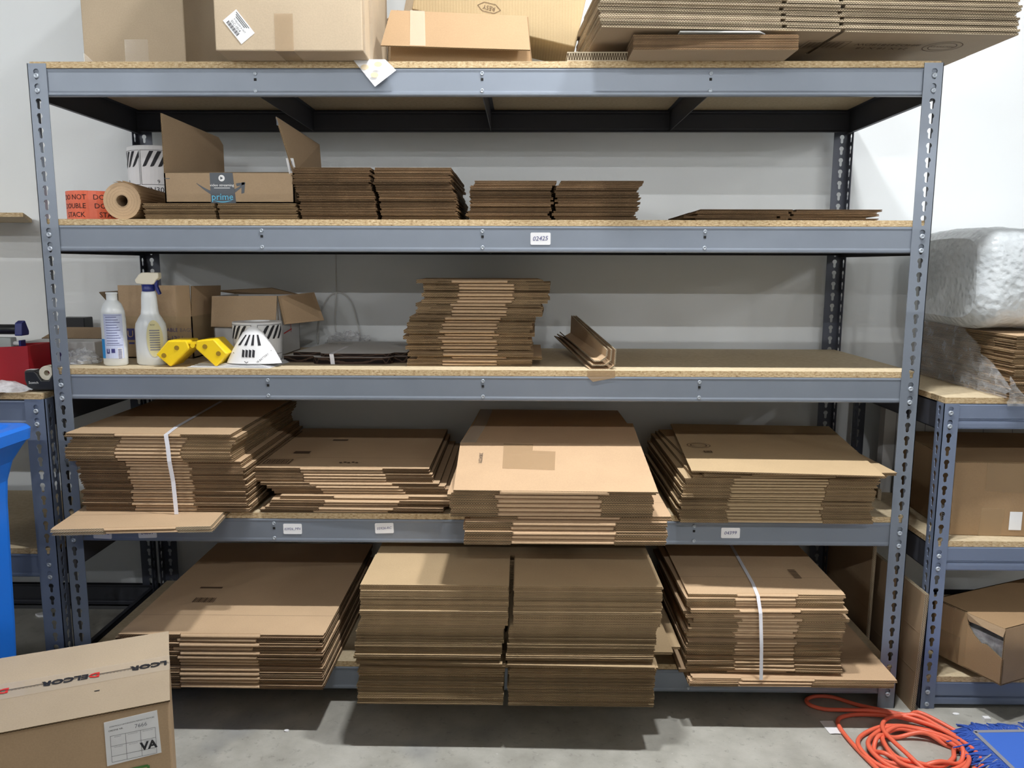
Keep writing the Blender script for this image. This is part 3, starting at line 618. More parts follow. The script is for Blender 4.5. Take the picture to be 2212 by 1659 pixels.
put('print', m, ['ink_brown'], e)
m = MB(R); wall(m, [(-.330, .13, .02), (-.262, .13, .02), (-.262, .13, .42), (-.330, .13, .42)]); put('flap', m, KE('kraft_pale'), e)
# paper tag
m = MB(); P = [(.858, .02, 1.8365), (.900, -.004, 1.8385), (.955, -.008, 1.8385)]
m.slab([(.876, -.0065, 1.8372), (.936, -.020, 1.765), (.992, -.014, 1.808), (.962, -.0065, 1.8372)], .0006); m.slab([(.876, -.0065, 1.8372), (.962, -.0065, 1.8372), (.95, .06, 1.8372), (.87, .06, 1.8372)], .0003)
for c in ((.91, 1.815), (.935, 1.795), (.945, 1.822)):
    m.face([(c[0]+.011*math.cos(PI*k/5), -.0148-.19*(1.837-c[1])*0-.004, c[1]+.007*math.sin(PI*k/5)) for k in range(10)], 1)
simple('rust_stain', (226, 208, 176), .6)
put('paper_tag', m, ['white_paper', 'rust_stain'], label='stained white paper hanging over the top shelf edge under the carton', cat='paper')

# second shelf: rolls and open parcel box
def cyl_text(m, txt, size, c, r, ang, z, mi, tilt=0):
    t_ = MB(); t_.text(txt, size, (0, 0, 0), (1, 0, 0), (0, 1, 0), 0, lift=0)
    ca, sa = math.cos(tilt), math.sin(tilt)
    for f in t_.f:
        P = []
        for i in f:
            x, y, _ = t_.v[i]; x, y = x*ca-y*sa, x*sa+y*ca; a = ang + x/r
            P.append((c[0]+(r+.0008)*math.cos(a), c[1]+(r+.0008)*math.sin(a), z+y))
        m.face(P, mi)
def cyl_patch(m, poly, c, r, ang, z, mi, lift=.0007):
    """polygon (arc length, height) laid on the cylinder, cut into narrow columns"""
    x0, x1 = min(p[0] for p in poly), max(p[0] for p in poly); n = max(1, int((x1-x0)/.006))
    def cut(x):
        ys = []
        for (a, b), (c_, d) in zip(poly, poly[1:]+poly[:1]):
            if min(a, c_) <= x <= max(a, c_) and a != c_: ys.append(b+(d-b)*(x-a)/(c_-a))
        return (min(ys), max(ys)) if ys else None
    for i in range(n):
        xa, xb = x0+(x1-x0)*i/n+1e-6, x0+(x1-x0)*(i+1)/n-1e-6; A, B = cut(xa), cut(xb)
        if not A or not B: continue
        q = []
        for x, y in ((xa, A[0]), (xb, B[0]), (xb, B[1]), (xa, A[1])):
            a = ang + x/r; q.append((c[0]+(r+lift)*math.cos(a), c[1]+(r+lift)*math.sin(a), z+y))
        m.face(q, mi)
e = group_empty('label_roll', (.052, .200, Z4), 'bright orange warning label roll at the left end of the second shelf', 'roll of labels')
m = MB(); m.lathe([(.036, 0), (.077, 0), (.077, .087), (.036, .087), (.036, 0)], 48, cap=False); put('roll', m, 'orange_label', e, smooth=False)
m = MB()
for ang in (-1.92, -.62): 
    for k, tx in enumerate(('DO NOT', 'DOUBLE', 'STACK')): cyl_text(m, tx, .0205, (0, 0), .077, ang+(.05 if k == 2 else 0), .068-.025*k, 0)
put('print', m, ['ink'], e)
def hazard(m, c, r, ang, z, s, mi):
    """battery label: frame, stripes in the upper half, cells and 9 below"""
    for q in (((0, 0), (s, 0), (s, .0012), (0, .0012)), ((0, s-.0012), (s, s-.0012), (s, s), (0, s)), ((0, 0), (.0012, 0), (.0012, s), (0, s)), ((s-.0012, 0), (s, 0), (s, s), (s-.0012, s))): cyl_patch(m, list(q), c, r, ang, z, mi)
    for k in range(4):
        a = s*(.06+.22*k); cyl_patch(m, [(a, s*.52), (a+s*.10, s*.52), (a+s*.34, s*.97), (a+s*.22, s*.97)] if a+s*.34 < s else [(a, s*.52), (a+s*.10, s*.52), (s*.99, s*.8), (s*.99, s*.97)], c, r, ang, z, mi)
    for k in range(4): cyl_patch(m, [(s*(.25+.12*k), s*.18), (s*(.33+.12*k), s*.16), (s*(.34+.12*k), s*.42), (s*(.26+.12*k), s*.44)], c, r, ang, z, mi)
    cyl_text(m, '9', s*.16, c, r, ang+s*.5/r, z+s*.085, mi)
e = group_empty('label_roll', (.128, .472, Z4), 'tall white label roll with black stripes behind the kraft paper roll', 'roll of labels')
m = MB(); m.lathe([(.038, 0), (.093, 0), (.093, .248), (.090, .251), (.040, .251), (.038, .248), (.038, 0)], 48, cap=False); put('roll', m, 'white_paper', e)
m = MB()
for ang in (-2.95, -1.75, -.55): hazard(m, (0, 0), .093, ang, .128, .108, 0); cyl_text(m, 'UN3090', .024, (0, 0), .093, ang+.55, .111, 0)
put('print', m, ['ink'], e)
e = group_empty('paper_roll', (.214, .035, Z4+.0508), 'roll of brown kraft paper lying end-on on the second shelf', 'roll of paper', rz=.10)
m = MB(); m.lathe([(.0175, .0), (.0505, .0), (.0505, .34), (.0175, .34), (.0175, 0)], 48, axis='y', cap=False); put('paper', m, 'kraft', e, smooth=False)
m = MB(); m.lathe([(.0155, -.001), (.0180, -.001), (.0180, .34), (.0155, .34), (.0155, -.001)], 32, axis='y', cap=False)
put('core', m, 'kraft_dull', e)
m = MB()
for k in range(34):
    a0, a1 = -.7+k*.078, -.7+(k+1)*.078; r0, r1 = .0512+.0030*random.random(), .0512+.0045*random.random()
    m.face([(.0508*math.cos(a0), -.004-.003*random.random(), .0508*math.sin(a0)), (r1*math.cos(a1), -.003-.004*random.random(), r1*math.sin(a1)), (.0520*math.cos(a1), .34, .0520*math.sin(a1)), (.0515*math.cos(a0), .34, .0515*math.sin(a0))])
put('torn_sheet', m, 'kraft_orange', e)
m = MB()
for q in (.026, .033, .041): 
    for k in range(40):
        a, b = 2*PI*k/40, 2*PI*(k+1)/40; m.face([(q*math.cos(a), -.0005, q*math.sin(a)), (q*math.cos(b), -.0005, q*math.sin(b)), ((q+.0007)*math.cos(b), -.0005, (q+.0007)*math.sin(b)), ((q+.0007)*math.cos(a), -.0005, (q+.0007)*math.sin(a))])
put('winding_lines', m, 'kraft_dull', e)
e = group_empty('open_parcel_box', (.513, .20, 1.4664), 'open brown parcel box with a curved arrow print on the second shelf', 'cardboard box')
m = MB(); X0, X1, Y0, Y1, Hh = -.180, .182, -.16, .16, .082
wall(m, [(X0, Y0, 0), (X1, Y0, 0), (X1, Y0, Hh), (X0, Y0, Hh)]); wall(m, [(X1, Y0, 0), (X1, Y1, 0), (X1, Y1, Hh), (X1, Y0, Hh)]); wall(m, [(X1, Y1, 0), (X0, Y1, 0), (X0, Y1, Hh), (X1, Y1, Hh)]); wall(m, [(X0, Y1, 0), (X0, Y0, 0), (X0, Y0, Hh), (X0, Y1, Hh)]); m.box(X0, X1, Y0, Y1, .0002, .004, 0, 1)
put('body', m, KE('kraft_dull'), e)
m = MB(); wall(m, [(X0+.056, Y1-.015, Hh+.004), (X0+.0005, Y0, Hh), (X0+.0005, Y0, Hh+.160), (X0+.052, Y1-.04, Hh+.138), (X0+.056, Y1-.015, Hh+.118)], .003); put('flap', m, KE('kraft_dull'), e)
m = MB(); wall(m, [(X1, Y0, Hh), (X1+.001, Y1, Hh+.004), (X1-.002, Y1-.01, Hh+.120), (X1-.042, Y0, Hh+.150)], .003); put('flap', m, KE('kraft_dull'), e)
m = MB(); m.slab([(X1-.0365, Y0-.0, Hh+.128), (X1-.004, Y1-.012, Hh+.098), (X1-.0025, Y1-.008, Hh+.121), (X1-.0425, Y0, Hh+.151)], .0012); m.slab([(X1-.0425, Y0, Hh+.128), (X1-.0365, Y0, Hh+.128), (X1-.0425, Y0, Hh+.151)], .001)
put('tape', m, 'prime_tape', e)
m = MB(); wall(m, [(X0+.002, Y0, Hh), (X1-.002, Y0, Hh), (X1-.006, Y0+.085, Hh+.012), (X0+.05, Y0+.085, Hh+.012)], .003); put('flap', m, KE('kraft_dull'), e)
m = MB(); m.slab([(-.052, Y0-.0008, .0002), (.018, Y0-.0008, .0002), (.012, Y0-.0008, Hh+.0008), (-.052, Y0-.0008, Hh+.0008)], .0004)
m.text('video streaming', .0105, (-.019, Y0-.0008, .049), m=1); m.text('prime', .026, (-.019, Y0-.0008, .017), m=2)
for k in range(24):
    a, b = 2*PI*k/24, 2*PI*(k+1)/24; m.face([(-.019, Y0-.0014, .068), (-.019+.0088*math.cos(a), Y0-.0014, .068+.0088*math.sin(a)), (-.019+.0088*math.cos(b), Y0-.0014, .068+.0088*math.sin(b))], 1)
m.face([(-.0225, Y0-.0018, .0635), (-.0145, Y0-.0018, .068), (-.0225, Y0-.0018, .0725)], 0)
m.rect((-.019, Y0-.0008, .0415), U, (0, 0, 1), .045, .0015, 1)
def swoosh(m, x0, x1, z0, dip, th, y, mi, n=16):
    P = []
    for k in range(n+1):
        f = k/n; x = x0+(x1-x0)*f; P.append((x, z0-dip*math.sin(PI*f)+.0, th*(.15+math.sin(PI*f*.95))))
    for a, b in zip(P, P[1:]): m.face([(a[0], y, a[1]-a[2]/2), (b[0], y, b[1]-b[2]/2), (b[0], y, b[1]+b[2]/2), (a[0], y, a[1]+a[2]/2)], mi)
swoosh(m, -.045, .006, .0075, .004, .0022, Y0-.0014, 2)
put('tape', m, ['prime_tape', 'ink_white', 'ink_cyan'], e, label='dark printed packing tape')
m = MB(); y = Y0-.0006; swoosh(m, -.090, .046, .054, .032, .011, y, 0)
for a, b, c, d in (((.020, .054), (.044, .057), (.044, .051), (.022, .046)), ((.036, .057), (.046, .057), (.042, .028), (.034, .026))): m.face([(p, y-.0003, q) for p, q in (a, b, c, d)][::-1], 0)
m.face([(X0, y, .066), (X0+.016, y, .066), (X0+.016, y, .068), (X0, y, .068)], 0)
put('print', m, ['prime_tape'], e)
m = MB(); m.slab([(X1-.012, Y0-.002, Hh-.002), (X1+.0035, Y0+.02, Hh-.004), (X1-.004, Y0+.016, Hh+.042), (X1-.020, Y0-.002, Hh+.040)], .0006); m.rect((X1-.008, Y0+.004, Hh+.02), (.6, .5, 0), (-.15, 0, 1), .009, .026, 1); put('sticker', m, ['white_paper', 'ink_grey'], e)
m = MB(); m.slab([(X1-.017, Y1-.055, Hh+.095), (X1-.006, Y1-.022, Hh+.092), (X1-.0065, Y1-.022, Hh+.114), (X1-.0175, Y1-.055, Hh+.118)], .0008); put('sticker', m, 'yellow_plastic', e, label='small yellow sticker')

# third shelf
e = group_empty('lotion_bottle', (.143, .080, Z3), 'uncapped white lotion bottle with blue printed back label, third shelf', 'bottle')
m = MB(); m.lathe([(.030, 0), (.0345, .004), (.0355, .05), (.0350, .13), (.0330, .158), (.026, .178), (.0165, .188), (.0155, .190), (.0155, .206), (.0170, .207), (.0170, .211), (.0135, .212), (.0130, .20)], 40, sy=.72); put('body', m, 'bottle_white', e, smooth=True)
m = MB(); 
def ovalpatch(m, x0, x1, z0, z1, mi, r=.0358, sy=.72, lift=.0006, n=8, rf=None):
    for i in range(n):
        xa, xb = x0+(x1-x0)*i/n, x0+(x1-x0)*(i+1)/n
        f = lambda x: -math.sqrt(max(0, 1-(x/r)**2))*r*sy-lift
        m.face([(xa, f(xa), z0), (xb, f(xb), z0), (xb, f(xb), z1), (xa, f(xa), z1)], mi)
ovalpatch(m, -.030, -.017, .022, .078, 1); ovalpatch(m, -.017, .032, .022, .150, 0)
for k in range(11): ovalpatch(m, -.010, .020+.007*((k*7) % 3)/2, .140-.0075*k, .1415-.0075*k, 2, lift=.0009)
for z_, z2 in ((.060, .061), (.146, .147)): ovalpatch(m, -.013, .030, z_, z2, 2, lift=.0009)
ovalpatch(m, .019, .029, .020, .052, 3, lift=.0010, n=3)
for k in range(8): ovalpatch(m, .020, .028, .022+.0036*k, .0238+.0036*k, 2, lift=.0014, n=3)
ovalpatch(m, -.012, -.009, .038, .050, 2, lift=.0009, n=1); ovalpatch(m, -.006, -.003, .038, .050, 2, lift=.0009, n=1); ovalpatch(m, -.012, -.003, .036, .040, 2, lift=.0009, n=2); ovalpatch(m, .002, .012, .038, .050, 2, lift=.0009, n=2)
put('label', m, ['label_pale', 'label_blue', 'ink_blue', 'white_paper'], e)
e = group_empty('spray_bottle', (.242, .100, Z3), 'white trigger spray bottle with navy collar beside the yellow corner guards', 'spray bottle')
m = MB(); m.lathe([(.040, 0), (.0455, .005), (.0460, .04), (.0455, .105), (.0430, .120), (.0345, .136), (.0265, .148), (.0240, .165), (.0225, .195), (.0205, .212), (.0170, .216)], 40, sy=.62); put('body', m, 'bottle_white', e, smooth=True)
m = MB(); m.lathe([(.0175, .214), (.0180, .216), (.0180, .232), (.0150, .234)], 28); put('collar', m, 'navy_plastic', e, smooth=True)
m = MB(); m.prism([(-.030, .236), (-.034, .246), (-.022, .262), (-.012, .268), (.036, .268), (.036, .252), (.028, .246), (.020, .234), (.0, .232)][::-1], -.012, .012, plane='xz'); put('spray_head', m, 'trigger_cream', e, bevel=.003)
m = MB(); m.prism([(.020, .240), (.030, .246), (.028, .228), (.036, .206), (.030, .204), (.022, .220)], -.006, .006, plane='xz'); put('trigger', m, 'navy_plastic', e, bevel=.001)
m = MB(); n = 20
P = [(.020+.022*math.cos(2*PI*k/n), .078+.052*math.sin(2*PI*k/n)) for k in range(n)]
f = lambda x: -math.sqrt(max(.0, 1-(x/.0466)**2))*.0466*.62-.0007
for i in range(10):
    a, b = math.radians(-90+18*i), math.radians(-90+18*(i+1))
    for s_ in (1,):
        za, zb = .078+.054*math.sin(a), .078+.054*math.sin(b); wa, wb = .021*math.cos(a), .021*math.cos(b)
        for j in range(4):
            q = [(.020-wa+2*wa*j/4, za), (.020-wa+2*wa*(j+1)/4, za), (.020-wb+2*wb*(j+1)/4, zb), (.020-wb+2*wb*j/4, zb)]
            m.face([(x_, f(x_), z_) for x_, z_ in q], 0)
for k in range(9): ovalpatch(m, .008, .034, .044+.007*k, .0475+.007*k, 1, r=.0466, sy=.62, lift=.0011, n=5)
m.text('RAW', .006, (.018, f(.018)-.001, .118), m=2)
put('label', m, ['label_cream', 'ink_grey', 'ink'], e)
e = group_empty('carton', (.187, .375, Z3), 'open carton printed CLOSABLE BAGS standing behind the two bottles', 'cardboard box')
X0, X1, Y0, Y1, Hh = -.113, .113, -.12, .12, .131
m = MB()
wall(m, [(X0, Y0, 0), (X1, Y0, 0), (X1, Y0, Hh), (X0, Y0, Hh)]); wall(m, [(X1, Y0, 0), (X1, Y1, 0), (X1, Y1, Hh), (X1, Y0, Hh)]); wall(m, [(X1, Y1, 0), (X0, Y1, 0), (X0, Y1, Hh), (X1, Y1, Hh)]); wall(m, [(X0, Y1, 0), (X0, Y0, 0), (X0, Y0, Hh), (X0, Y1, Hh)]); m.box(X0, X1, Y0, Y1, .0002, .004, 0, 1)
put('body', m, KE('kraft_olive'), e)
m = MB(); wall(m, [(X0+.001, Y0, Hh), (X1-.001, Y0, Hh), (X1-.001, Y0-.004, Hh+.096), (X0+.001, Y0-.002, Hh+.096)], .003); put('flap', m, KE('kraft'), e)
m = MB(); wall(m, [(X1, Y0+.002, Hh), (X1, Y1, Hh), (X1+.006, Y1, Hh+.09), (X1+.004, Y0+.002, Hh+.094)], .003); put('flap', m, KE('kraft'), e)
m = MB(); wall(m, [(X0, Y1, Hh), (X0, Y0+.004, Hh), (X0-.075, Y0+.03, Hh+.072), (X0-.075, Y1, Hh+.072)], .003); put('flap', m, KE('kraft_dull'), e)
m = MB(); m.face([(.065, Y0-.006, .0), (X1, Y0-.006, .0), (X1, Y0-.006, .226), (.070, Y0-.006, .226)]); put('tape', m, 'brown_tape', e)
m = MB(); m.text('CLOSABLE BAGS', .0165, (.052, Y0, .088), m=0); m.text('S-1294', .020, (.056, Y0, .062), m=0)
m.rect((-.082, Y0, .075), U, (0, 0, 1), .026, .036, 0); m.text('U', .030, (-.082, Y0-.0008, .075), m=1)
m.rect((-.080, Y0, .047), U, (0, 0, 1), .018, .006, 0); put('print', m, ['ink_blue', 'kraft'], e)
e = group_empty('carton', (.452, .40, Z3), 'worn grey-white open carton with red writing on its side', 'cardboard box', rz=-.02)
X0, X1, Y0, Y1, Hh = -.105, .105, -.09, .13, .192
m = MB()
wall(m, [(X0, Y0, 0), (X1, Y0, 0), (X1, Y0, Hh), (X0, Y0, Hh)]); wall(m, [(X1, Y0, 0), (X1, Y1, 0), (X1, Y1, Hh), (X1, Y0, Hh)]); wall(m, [(X1, Y1, 0), (X0, Y1, 0), (X0, Y1, Hh), (X1, Y1, Hh)]); wall(m, [(X0, Y1, 0), (X0, Y0, 0), (X0, Y0, Hh), (X0, Y1, Hh)]); m.box(X0, X1, Y0, Y1, .0002, .004, 0, 1)
put('body', m, ['white_card', 'flute_edge'], e)
m = MB(); wall(m, [(X0-.004, Y0-.012, .096), (X1-.006, Y0-.014, .092), (X1-.002, Y0-.002, Hh+.002), (X0, Y0-.002, Hh)], .003); put('flap', m, KE('kraft_dull'), e)
m = MB(); wall(m, [(X1+.012, Y0+.02, Hh-.09), (X1+.095, Y1-.03, Hh-.088), (X1+.055, Y1, Hh+.006), (X1+.001, Y0, Hh+.001)], .003); put('flap', m, KE('kraft'), e)
m = MB(); wall(m, [(X0, Y1, Hh), (X0-.06, Y1-.03, Hh+.012), (X1-.08, Y1-.03, Hh+.022), (X1, Y1, Hh)], .003); put('flap', m, KE('kraft'), e)
m = MB()
for k in range(7): m.rect((X1+.0008, Y0+.05+.012*k, .115), (0, 1, 0), (0, 0, 1), .005, .022-.005*(k % 2), 0)
m.rect((X1+.0008, Y0+.085, .075), (0, 1, .1), (0, -.1, 1), .085, .004, 0); m.rect((X1+.0008, Y0+.12, .095), (0, 1, 0), (0, 0, 1), .004, .05, 0); put('print', m, ['ink_red'], e)
# yellow corner guards
e = group_empty('corner_guard', (.385, .035, Z3), 'hinged pair of yellow plastic corner guards at the shelf edge', 'corner guard')
def guard(m, P, holes, y0=0.0, y1=.085):
    P = [(a-.385, b-1.0063) for a, b in P]; n = len(P); cx, cz = sum(p[0] for p in P)/n, sum(p[1] for p in P)/n
    m.face([(a, y0, b) for a, b in P]); m.face([(a, y1, b) for a, b in P][::-1])
    for i in range(n): (a, b), (c, d) = P[i], P[(i+1) % n]; m.face([(a, y0, b), (a, y1, b), (c, y1, d), (c, y0, d)])
    m.frame
for P, hs in (([(.281, 1.042), (.321, 1.0066), (.380, 1.060), (.372, 1.083), (.318, 1.083)], ((.343, 1.062), (.305, 1.040))), ([(.396, 1.060), (.452, 1.0068), (.487, 1.046), (.450, 1.088), (.400, 1.083)], ((.424, 1.066), (.462, 1.046)))):
    m = MB(); guard(m, P, hs); g = put('guard', m, 'yellow_plastic', e, bevel=.004)
    for hx, hz in hs:
        m = MB(); m.lathe([(.0068, -.0015), (.0068, .004), (.0042, .004), (.0042, .0005)], 18, o=(hx-.385, .0, hz-1.0063), axis='y'); put('hole', m, 'brown_hole' if 'brown_hole' in MATS else simple('brown_hole', (150, 118, 20), .5) and 'brown_hole', g, smooth=True)
m = MB(); m.lathe([(.0065, 0), (.0065, .08)], 16, o=(.003, .0, .062), axis='y'); m.box(-.012, .016, .002, .08, .066, .071); put('hinge', m, 'yellow_plastic', e, smooth=False)
# label rolls and papers
m = MB()
for k in range(4): m.slab([(.372+.006*k, .030+.012*k, Z3+.0012+.0022*k), (.612-.010*k, .016+.006*k, Z3+.0012+.0022*k), (.640+.004*k, .30, Z3+.0012+.0022*k), (.400, .28, Z3+.0012+.0022*k)], .0009)
put('paper_sheets', m, 'white_paper', label='loose white paper sheets lying under the striped label rolls', cat='paper')
e = group_empty('label_roll', (.530, .175, Z3+.010), 'striped battery label roll standing in front of the worn carton', 'roll of labels')
m = MB(); m.lathe([(.036, 0), (.070, 0), (.072, .112), (.038, .114), (.036, 0)], 44, cap=False); put('roll', m, 'white_paper', e)
m = MB(); 
for a in (-2.7, -1.25): hazard(m, (0, 0), .0725, a, .018, .088, 0)
put('print', m, ['ink'], e)
e = group_empty('label_roll', (.552, .070, Z3+.010), 'unwinding cone-shaped strip of striped battery labels at the shelf edge', 'roll of labels')
m = MB(); m.lathe([(.080, 0), (.060, .04), (.030, .088), (.010, .104)], 36, cap=False, sy=.42); put('strip', m, 'white_paper', e, smooth=True)
m = MB()
def cone(x, z):
    r = .080+(.060-.080)*z/.04 if z < .04 else (.060+(.030-.060)*(z-.04)/.048 if z < .088 else .02)
    return (x, -math.sqrt(max(0, r*r-x*x))*.42-.0012, z)
for k in range(4): x = -.040+.020*k; m.face([cone(x*1.0, .052), cone(x+.008, .052), cone((x+.008)*.55+.004, .082), cone(x*.55+.004, .082)], 0)
for k in range(4): m.face([cone(-.026+.010*k, .020), cone(-.019+.010*k, .018), cone(-.018+.010*k, .038), cone(-.025+.010*k, .041)], 0)
for a, b in (((-.055, .030), (-.012, .002)), ((-.012, .002), (.055, .036))): m.face([cone(*a), cone(*b), cone(b[0], b[1]+.002), cone(a[0], a[1]+.002)], 0)
m.text('FOR BATTERY', .008, (.032, -.031, .014), (1, .0, .75), (-.5, 0, 1), m=0, lift=.001)
put('print', m, ['ink'], e)
# white inserts
def inserts(zb, th, P, label, dx=0, dy=0):
    m = MB(); m.prism([(a+dx, b+dy) for a, b in P], zb, zb+th, 0, 1); o = put('white_board', m, ['white_card', 'flute_edge_black'], label=label, cat='cardboard insert', group='white die-cut boards'); return o
PP = [(.610, .165), (.700, .160), (.712, .128), (.728, .118), (.915, .118), (.935, .130), (.945, .160), (.985, .160), (.985, .52), (.66, .52)]
inserts(Z3, .020, PP, 'thick white die-cut board with dark edges, lower one, third shelf')
o = inserts(Z3+.0205, .010, [(a*.92+.075, b*.95+.018) for a, b in PP], 'thinner white die-cut board lying on the lower one, third shelf')
m = MB()
for x, y, w_ in ((.70, .42, .03), (.745, .42, .04), (.93, .42, .055), (.94, .37, .03)): m.rect((x, y, Z3+.0307), U, V, w_, .006, 0)
put('slot', m, ['ink'], o)
strap([(.765, .34, Z3+.0312), (.765, .1305, Z3+.0312), (.766, .1150, Z3+.0306), (.768, .1130, Z3+.0205), (.770, .1130, Z3+.0005)], (.0062, 0, 0), 'short white strap around the white die-cut boards', 'strap')
# crumpled film, wires
def crumple(name, c, size, mat, label, cat, seed, res=26, amp=.35, rz=0):
    rows = []; 
    for i in range(res+1):
        r = []
        for j in range(res):
            th, ph = PI*.5*i/res, 2*PI*j/res; p = Vector((math.sin(th)*math.cos(ph), math.sin(th)*math.sin(ph), math.cos(th)))
            k = 1 + amp*noise.noise(p*3.1+Vector((seed, 0, 0))) + amp*.6*noise.noise(p*8.3+Vector((0, seed, 0)))
            r.append((p.x*size[0]*k, p.y*size[1]*k, max(0.0004, p.z*size[2]*k)))
        rows.append(r)
    m = MB(); m.grid(rows, 0, True); return put(name, m, mat, label=label, cat=cat, loc=c, rot=(0, 0, rz))
crumple('plastic_bag', (.715, .585, Z3+.0005), (.080, .045, .055), 'plastic_bag', 'crumpled clear plastic bag behind the white boards', 'plastic bag', 2.2)
def curve(pts, n=8):
    P = [Vector(p) for p in pts]; P = [P[0]*2-P[1]] + P + [P[-1]*2-P[-2]]; out = []
    for i in range(1, len(P)-2):
        a, b, c, d = P[i-1:i+3]
        for k in range(n):
            t_ = k/n; out.append(.5*((2*b)+(c-a)*t_+(2*a-5*b+4*c-d)*t_*t_+(3*b-3*c+d-a)*t_**3))
    out.append(P[-2]); return out
m = MB(); m.tube(curve([(.664, .652, 1.50), (.664, .652, 1.32), (.662, .650, 1.20), (.655, .652, 1.10), (.660, .650, 1.02)]), .0024); put('wire', m, 'wire_white', label='thin white wire hanging straight down the wall behind the third shelf', cat='wire')
m = MB(); m.tube(curve([(.592, .64, 1.02), (.600, .648, 1.10), (.628, .650, 1.175), (.672, .650, 1.200), (.715, .650, 1.165), (.735, .650, 1.09), (.750, .640, 1.02)]), .0024); put('wire', m, 'wire_white', label='thin white wire arching against the wall behind the third shelf', cat='wire')
# bent cardboard pieces
for k in range(3):
    s_ = .012*k; m = MB(); f = [(1.500+s_*.3, .012+s_*.2), (1.560, .012), (1.588-s_, .030)]
    Pf = [(1.520+s_*.6, Z3+.001+s_), (1.575-s_, Z3+.001+s_), (1.590-s_, Z3+.012+s_), (1.592-s_, Z3+.056)]
    Pb = [(1.440+s_*.8, Z3+.050+s_*.6), (1.490-s_*.6, Z3+.035+s_*.6), (1.510-s_*.6, Z3+.046+s_*.6), (1.512-s_*.6, Z3+.120)]
    for a in range(3):
        (x0, z0), (x1, z1), (x2, z2), (x3, z3) = Pf[a], Pf[a+1], Pb[a+1], Pb[a]
        m.slab([(x0, .028, z0), (x1, .028, z1), (x2, .55, z2), (x3, .55, z3)][::1], .0035, 0, 1)
    o = put('bent_cardboard', m, ['kraft', 'flute_edge_pale'], label=('outermost', 'middle', 'innermost')[k]+' of three nested bent cardboard strips on the third shelf', cat='cardboard strip', group='nested bent cardboard strips')
m = MB(); m.slab([(1.512, .0016, Z3-.0190), (1.590, .0016, Z3-.0190), (1.590, .0016, Z3+.0005), (1.512, .0016, Z3+.0005)], .0002); m.slab([(1.528, -.0006, Z3-.032), (1.59, -.0006, Z3-.020), (1.59, -.0006, Z3-.0175), (1.512, -.0006, Z3-.0175)], .0002)
put('tape_piece', m, 'brown_tape', label='piece of clear brown tape stuck on the third shelf edge', cat='tape')

# ------------------------------------------------------------------ low left rack
ZL = .9342
m = MB(); m.slab([(-.62, -.03, ZL+.003), (-.16, -.04, ZL+.003), (-.040, .20, ZL+.003), (-.10, .30, ZL+.003), (-.62, .30, ZL+.003)], .003, 0, 1); put('cardboard_sheet', m, ['kraft_dull', 'flute_edge'], label='flat piece of cardboard on the low left rack under the tape dispenser', cat='cardboard sheet')
ZL2 = ZL+.0033
e = group_empty('carton', (-.116, .33, ZL2), 'white carton with purple band on the low left rack', 'cardboard box')
m = MB(); m.box(-.118, .108, -.08, .12, 0, .120); put('body', m, 'white_card', e, bevel=.004)
m = MB(); m.rect((.005, -.0805, .070), U, (0, 0, 1), .175, .043, 0); put('print', m, ['purple_print'], e)
m = MB(); wall(m, [(-.118, .02, .122), (.108, .02, .122), (.10, .12, .150), (-.11, .12, .150)], .003); put('flap', m, KE('kraft_dull'), e)
m = MB(); m.box(-.045, .045, -.03, .03, 0, .05); put('black_box', m, 'black_plastic', label='small black box behind the white carton on the low left rack', cat='box', loc=(-.235, .56, ZL+.13), bevel=.003)
m = MB(); m.box(-.10, .10, -.03, .03, 0, .132); put('carton', m, 'kraft_dull', label='dull brown carton behind the white carton on the low left rack', cat='cardboard box', loc=(-.20, .56, ZL), bevel=.002)
e = group_empty('red_bin', (-.315, .13, ZL2), 'dark red plastic bin at the left edge on the low rack', 'bin')
m = MB(); X0, X1, Y0, Y1 = -.21, .205, -.06, .06
for P in ([(X0, Y0, 0), (X1, Y0, 0), (X1+.004, Y0-.004, .125), (X0, Y0-.004, .105)], [(X1, Y0, 0), (X1, Y1, 0), (X1+.004, Y1, .125), (X1+.004, Y0-.004, .125)], [(X1, Y1, 0), (X0, Y1, 0), (X0, Y1, .105), (X1+.004, Y1, .125)], [(X0, Y1, 0), (X0, Y0, 0), (X0, Y0-.004, .105), (X0, Y1, .105)]): m.slab(P, .003)
m.box(X0, X1, Y0, Y1, .0003, .003); put('body', m, 'red_plastic', e)
e = group_empty('tape_gun', (-.24, .13, ZL2+.10), 'tape gun with black roller and blue guard lying in the red bin', 'tape gun')
m = MB(); m.lathe([(.013, -.16), (.015, -.158), (.015, .07), (.013, .072)], 24, o=(0, 0, .068), axis='x'); put('roller', m, 'black_plastic', e, smooth=True)
m = MB(); m.prism([(-.020, .050), (.018, .050), (.020, .062), (.004, .095), (-.014, .088)], .070, .092, plane='yz'); put('guard', m, 'navy_plastic', e, bevel=.003)
m = MB(); m.box(-.10, .055, -.015, .015, .006, .044); m.box(.028, .042, -.008, .008, -.04, .01); put('frame', m, 'grey_plastic', e, bevel=.003)
m = MB(); m.lathe([(.006, 0), (.007, .002), (.007, .026)], 16, o=(.055, 0, .026), axis='x'); put('axle', m, 'white_paper', e, smooth=True)
m = MB(); m.box(.076, .083, -.012, .012, .0, .036); put('knob', m, 'navy_plastic', e, bevel=.001)
m = MB()
rows = [[(-.17+.155*i/12, -.03+.09*j/10, ZL2+.004+.028*math.sin(PI*i/12)*math.sin(PI*min(1, j/10))**.6+.004*noise.noise(Vector((i*.7, j*.9, 0)))) for i in range(13)] for j in range(11)]
m.grid([[(x-.06, y-.005, z_) for x, y, z_ in r] for r in rows]); m.text('FRAGILE', .016, (-.19, .035, ZL2+.0335), U, (0, 1, .1), m=1) if False else None
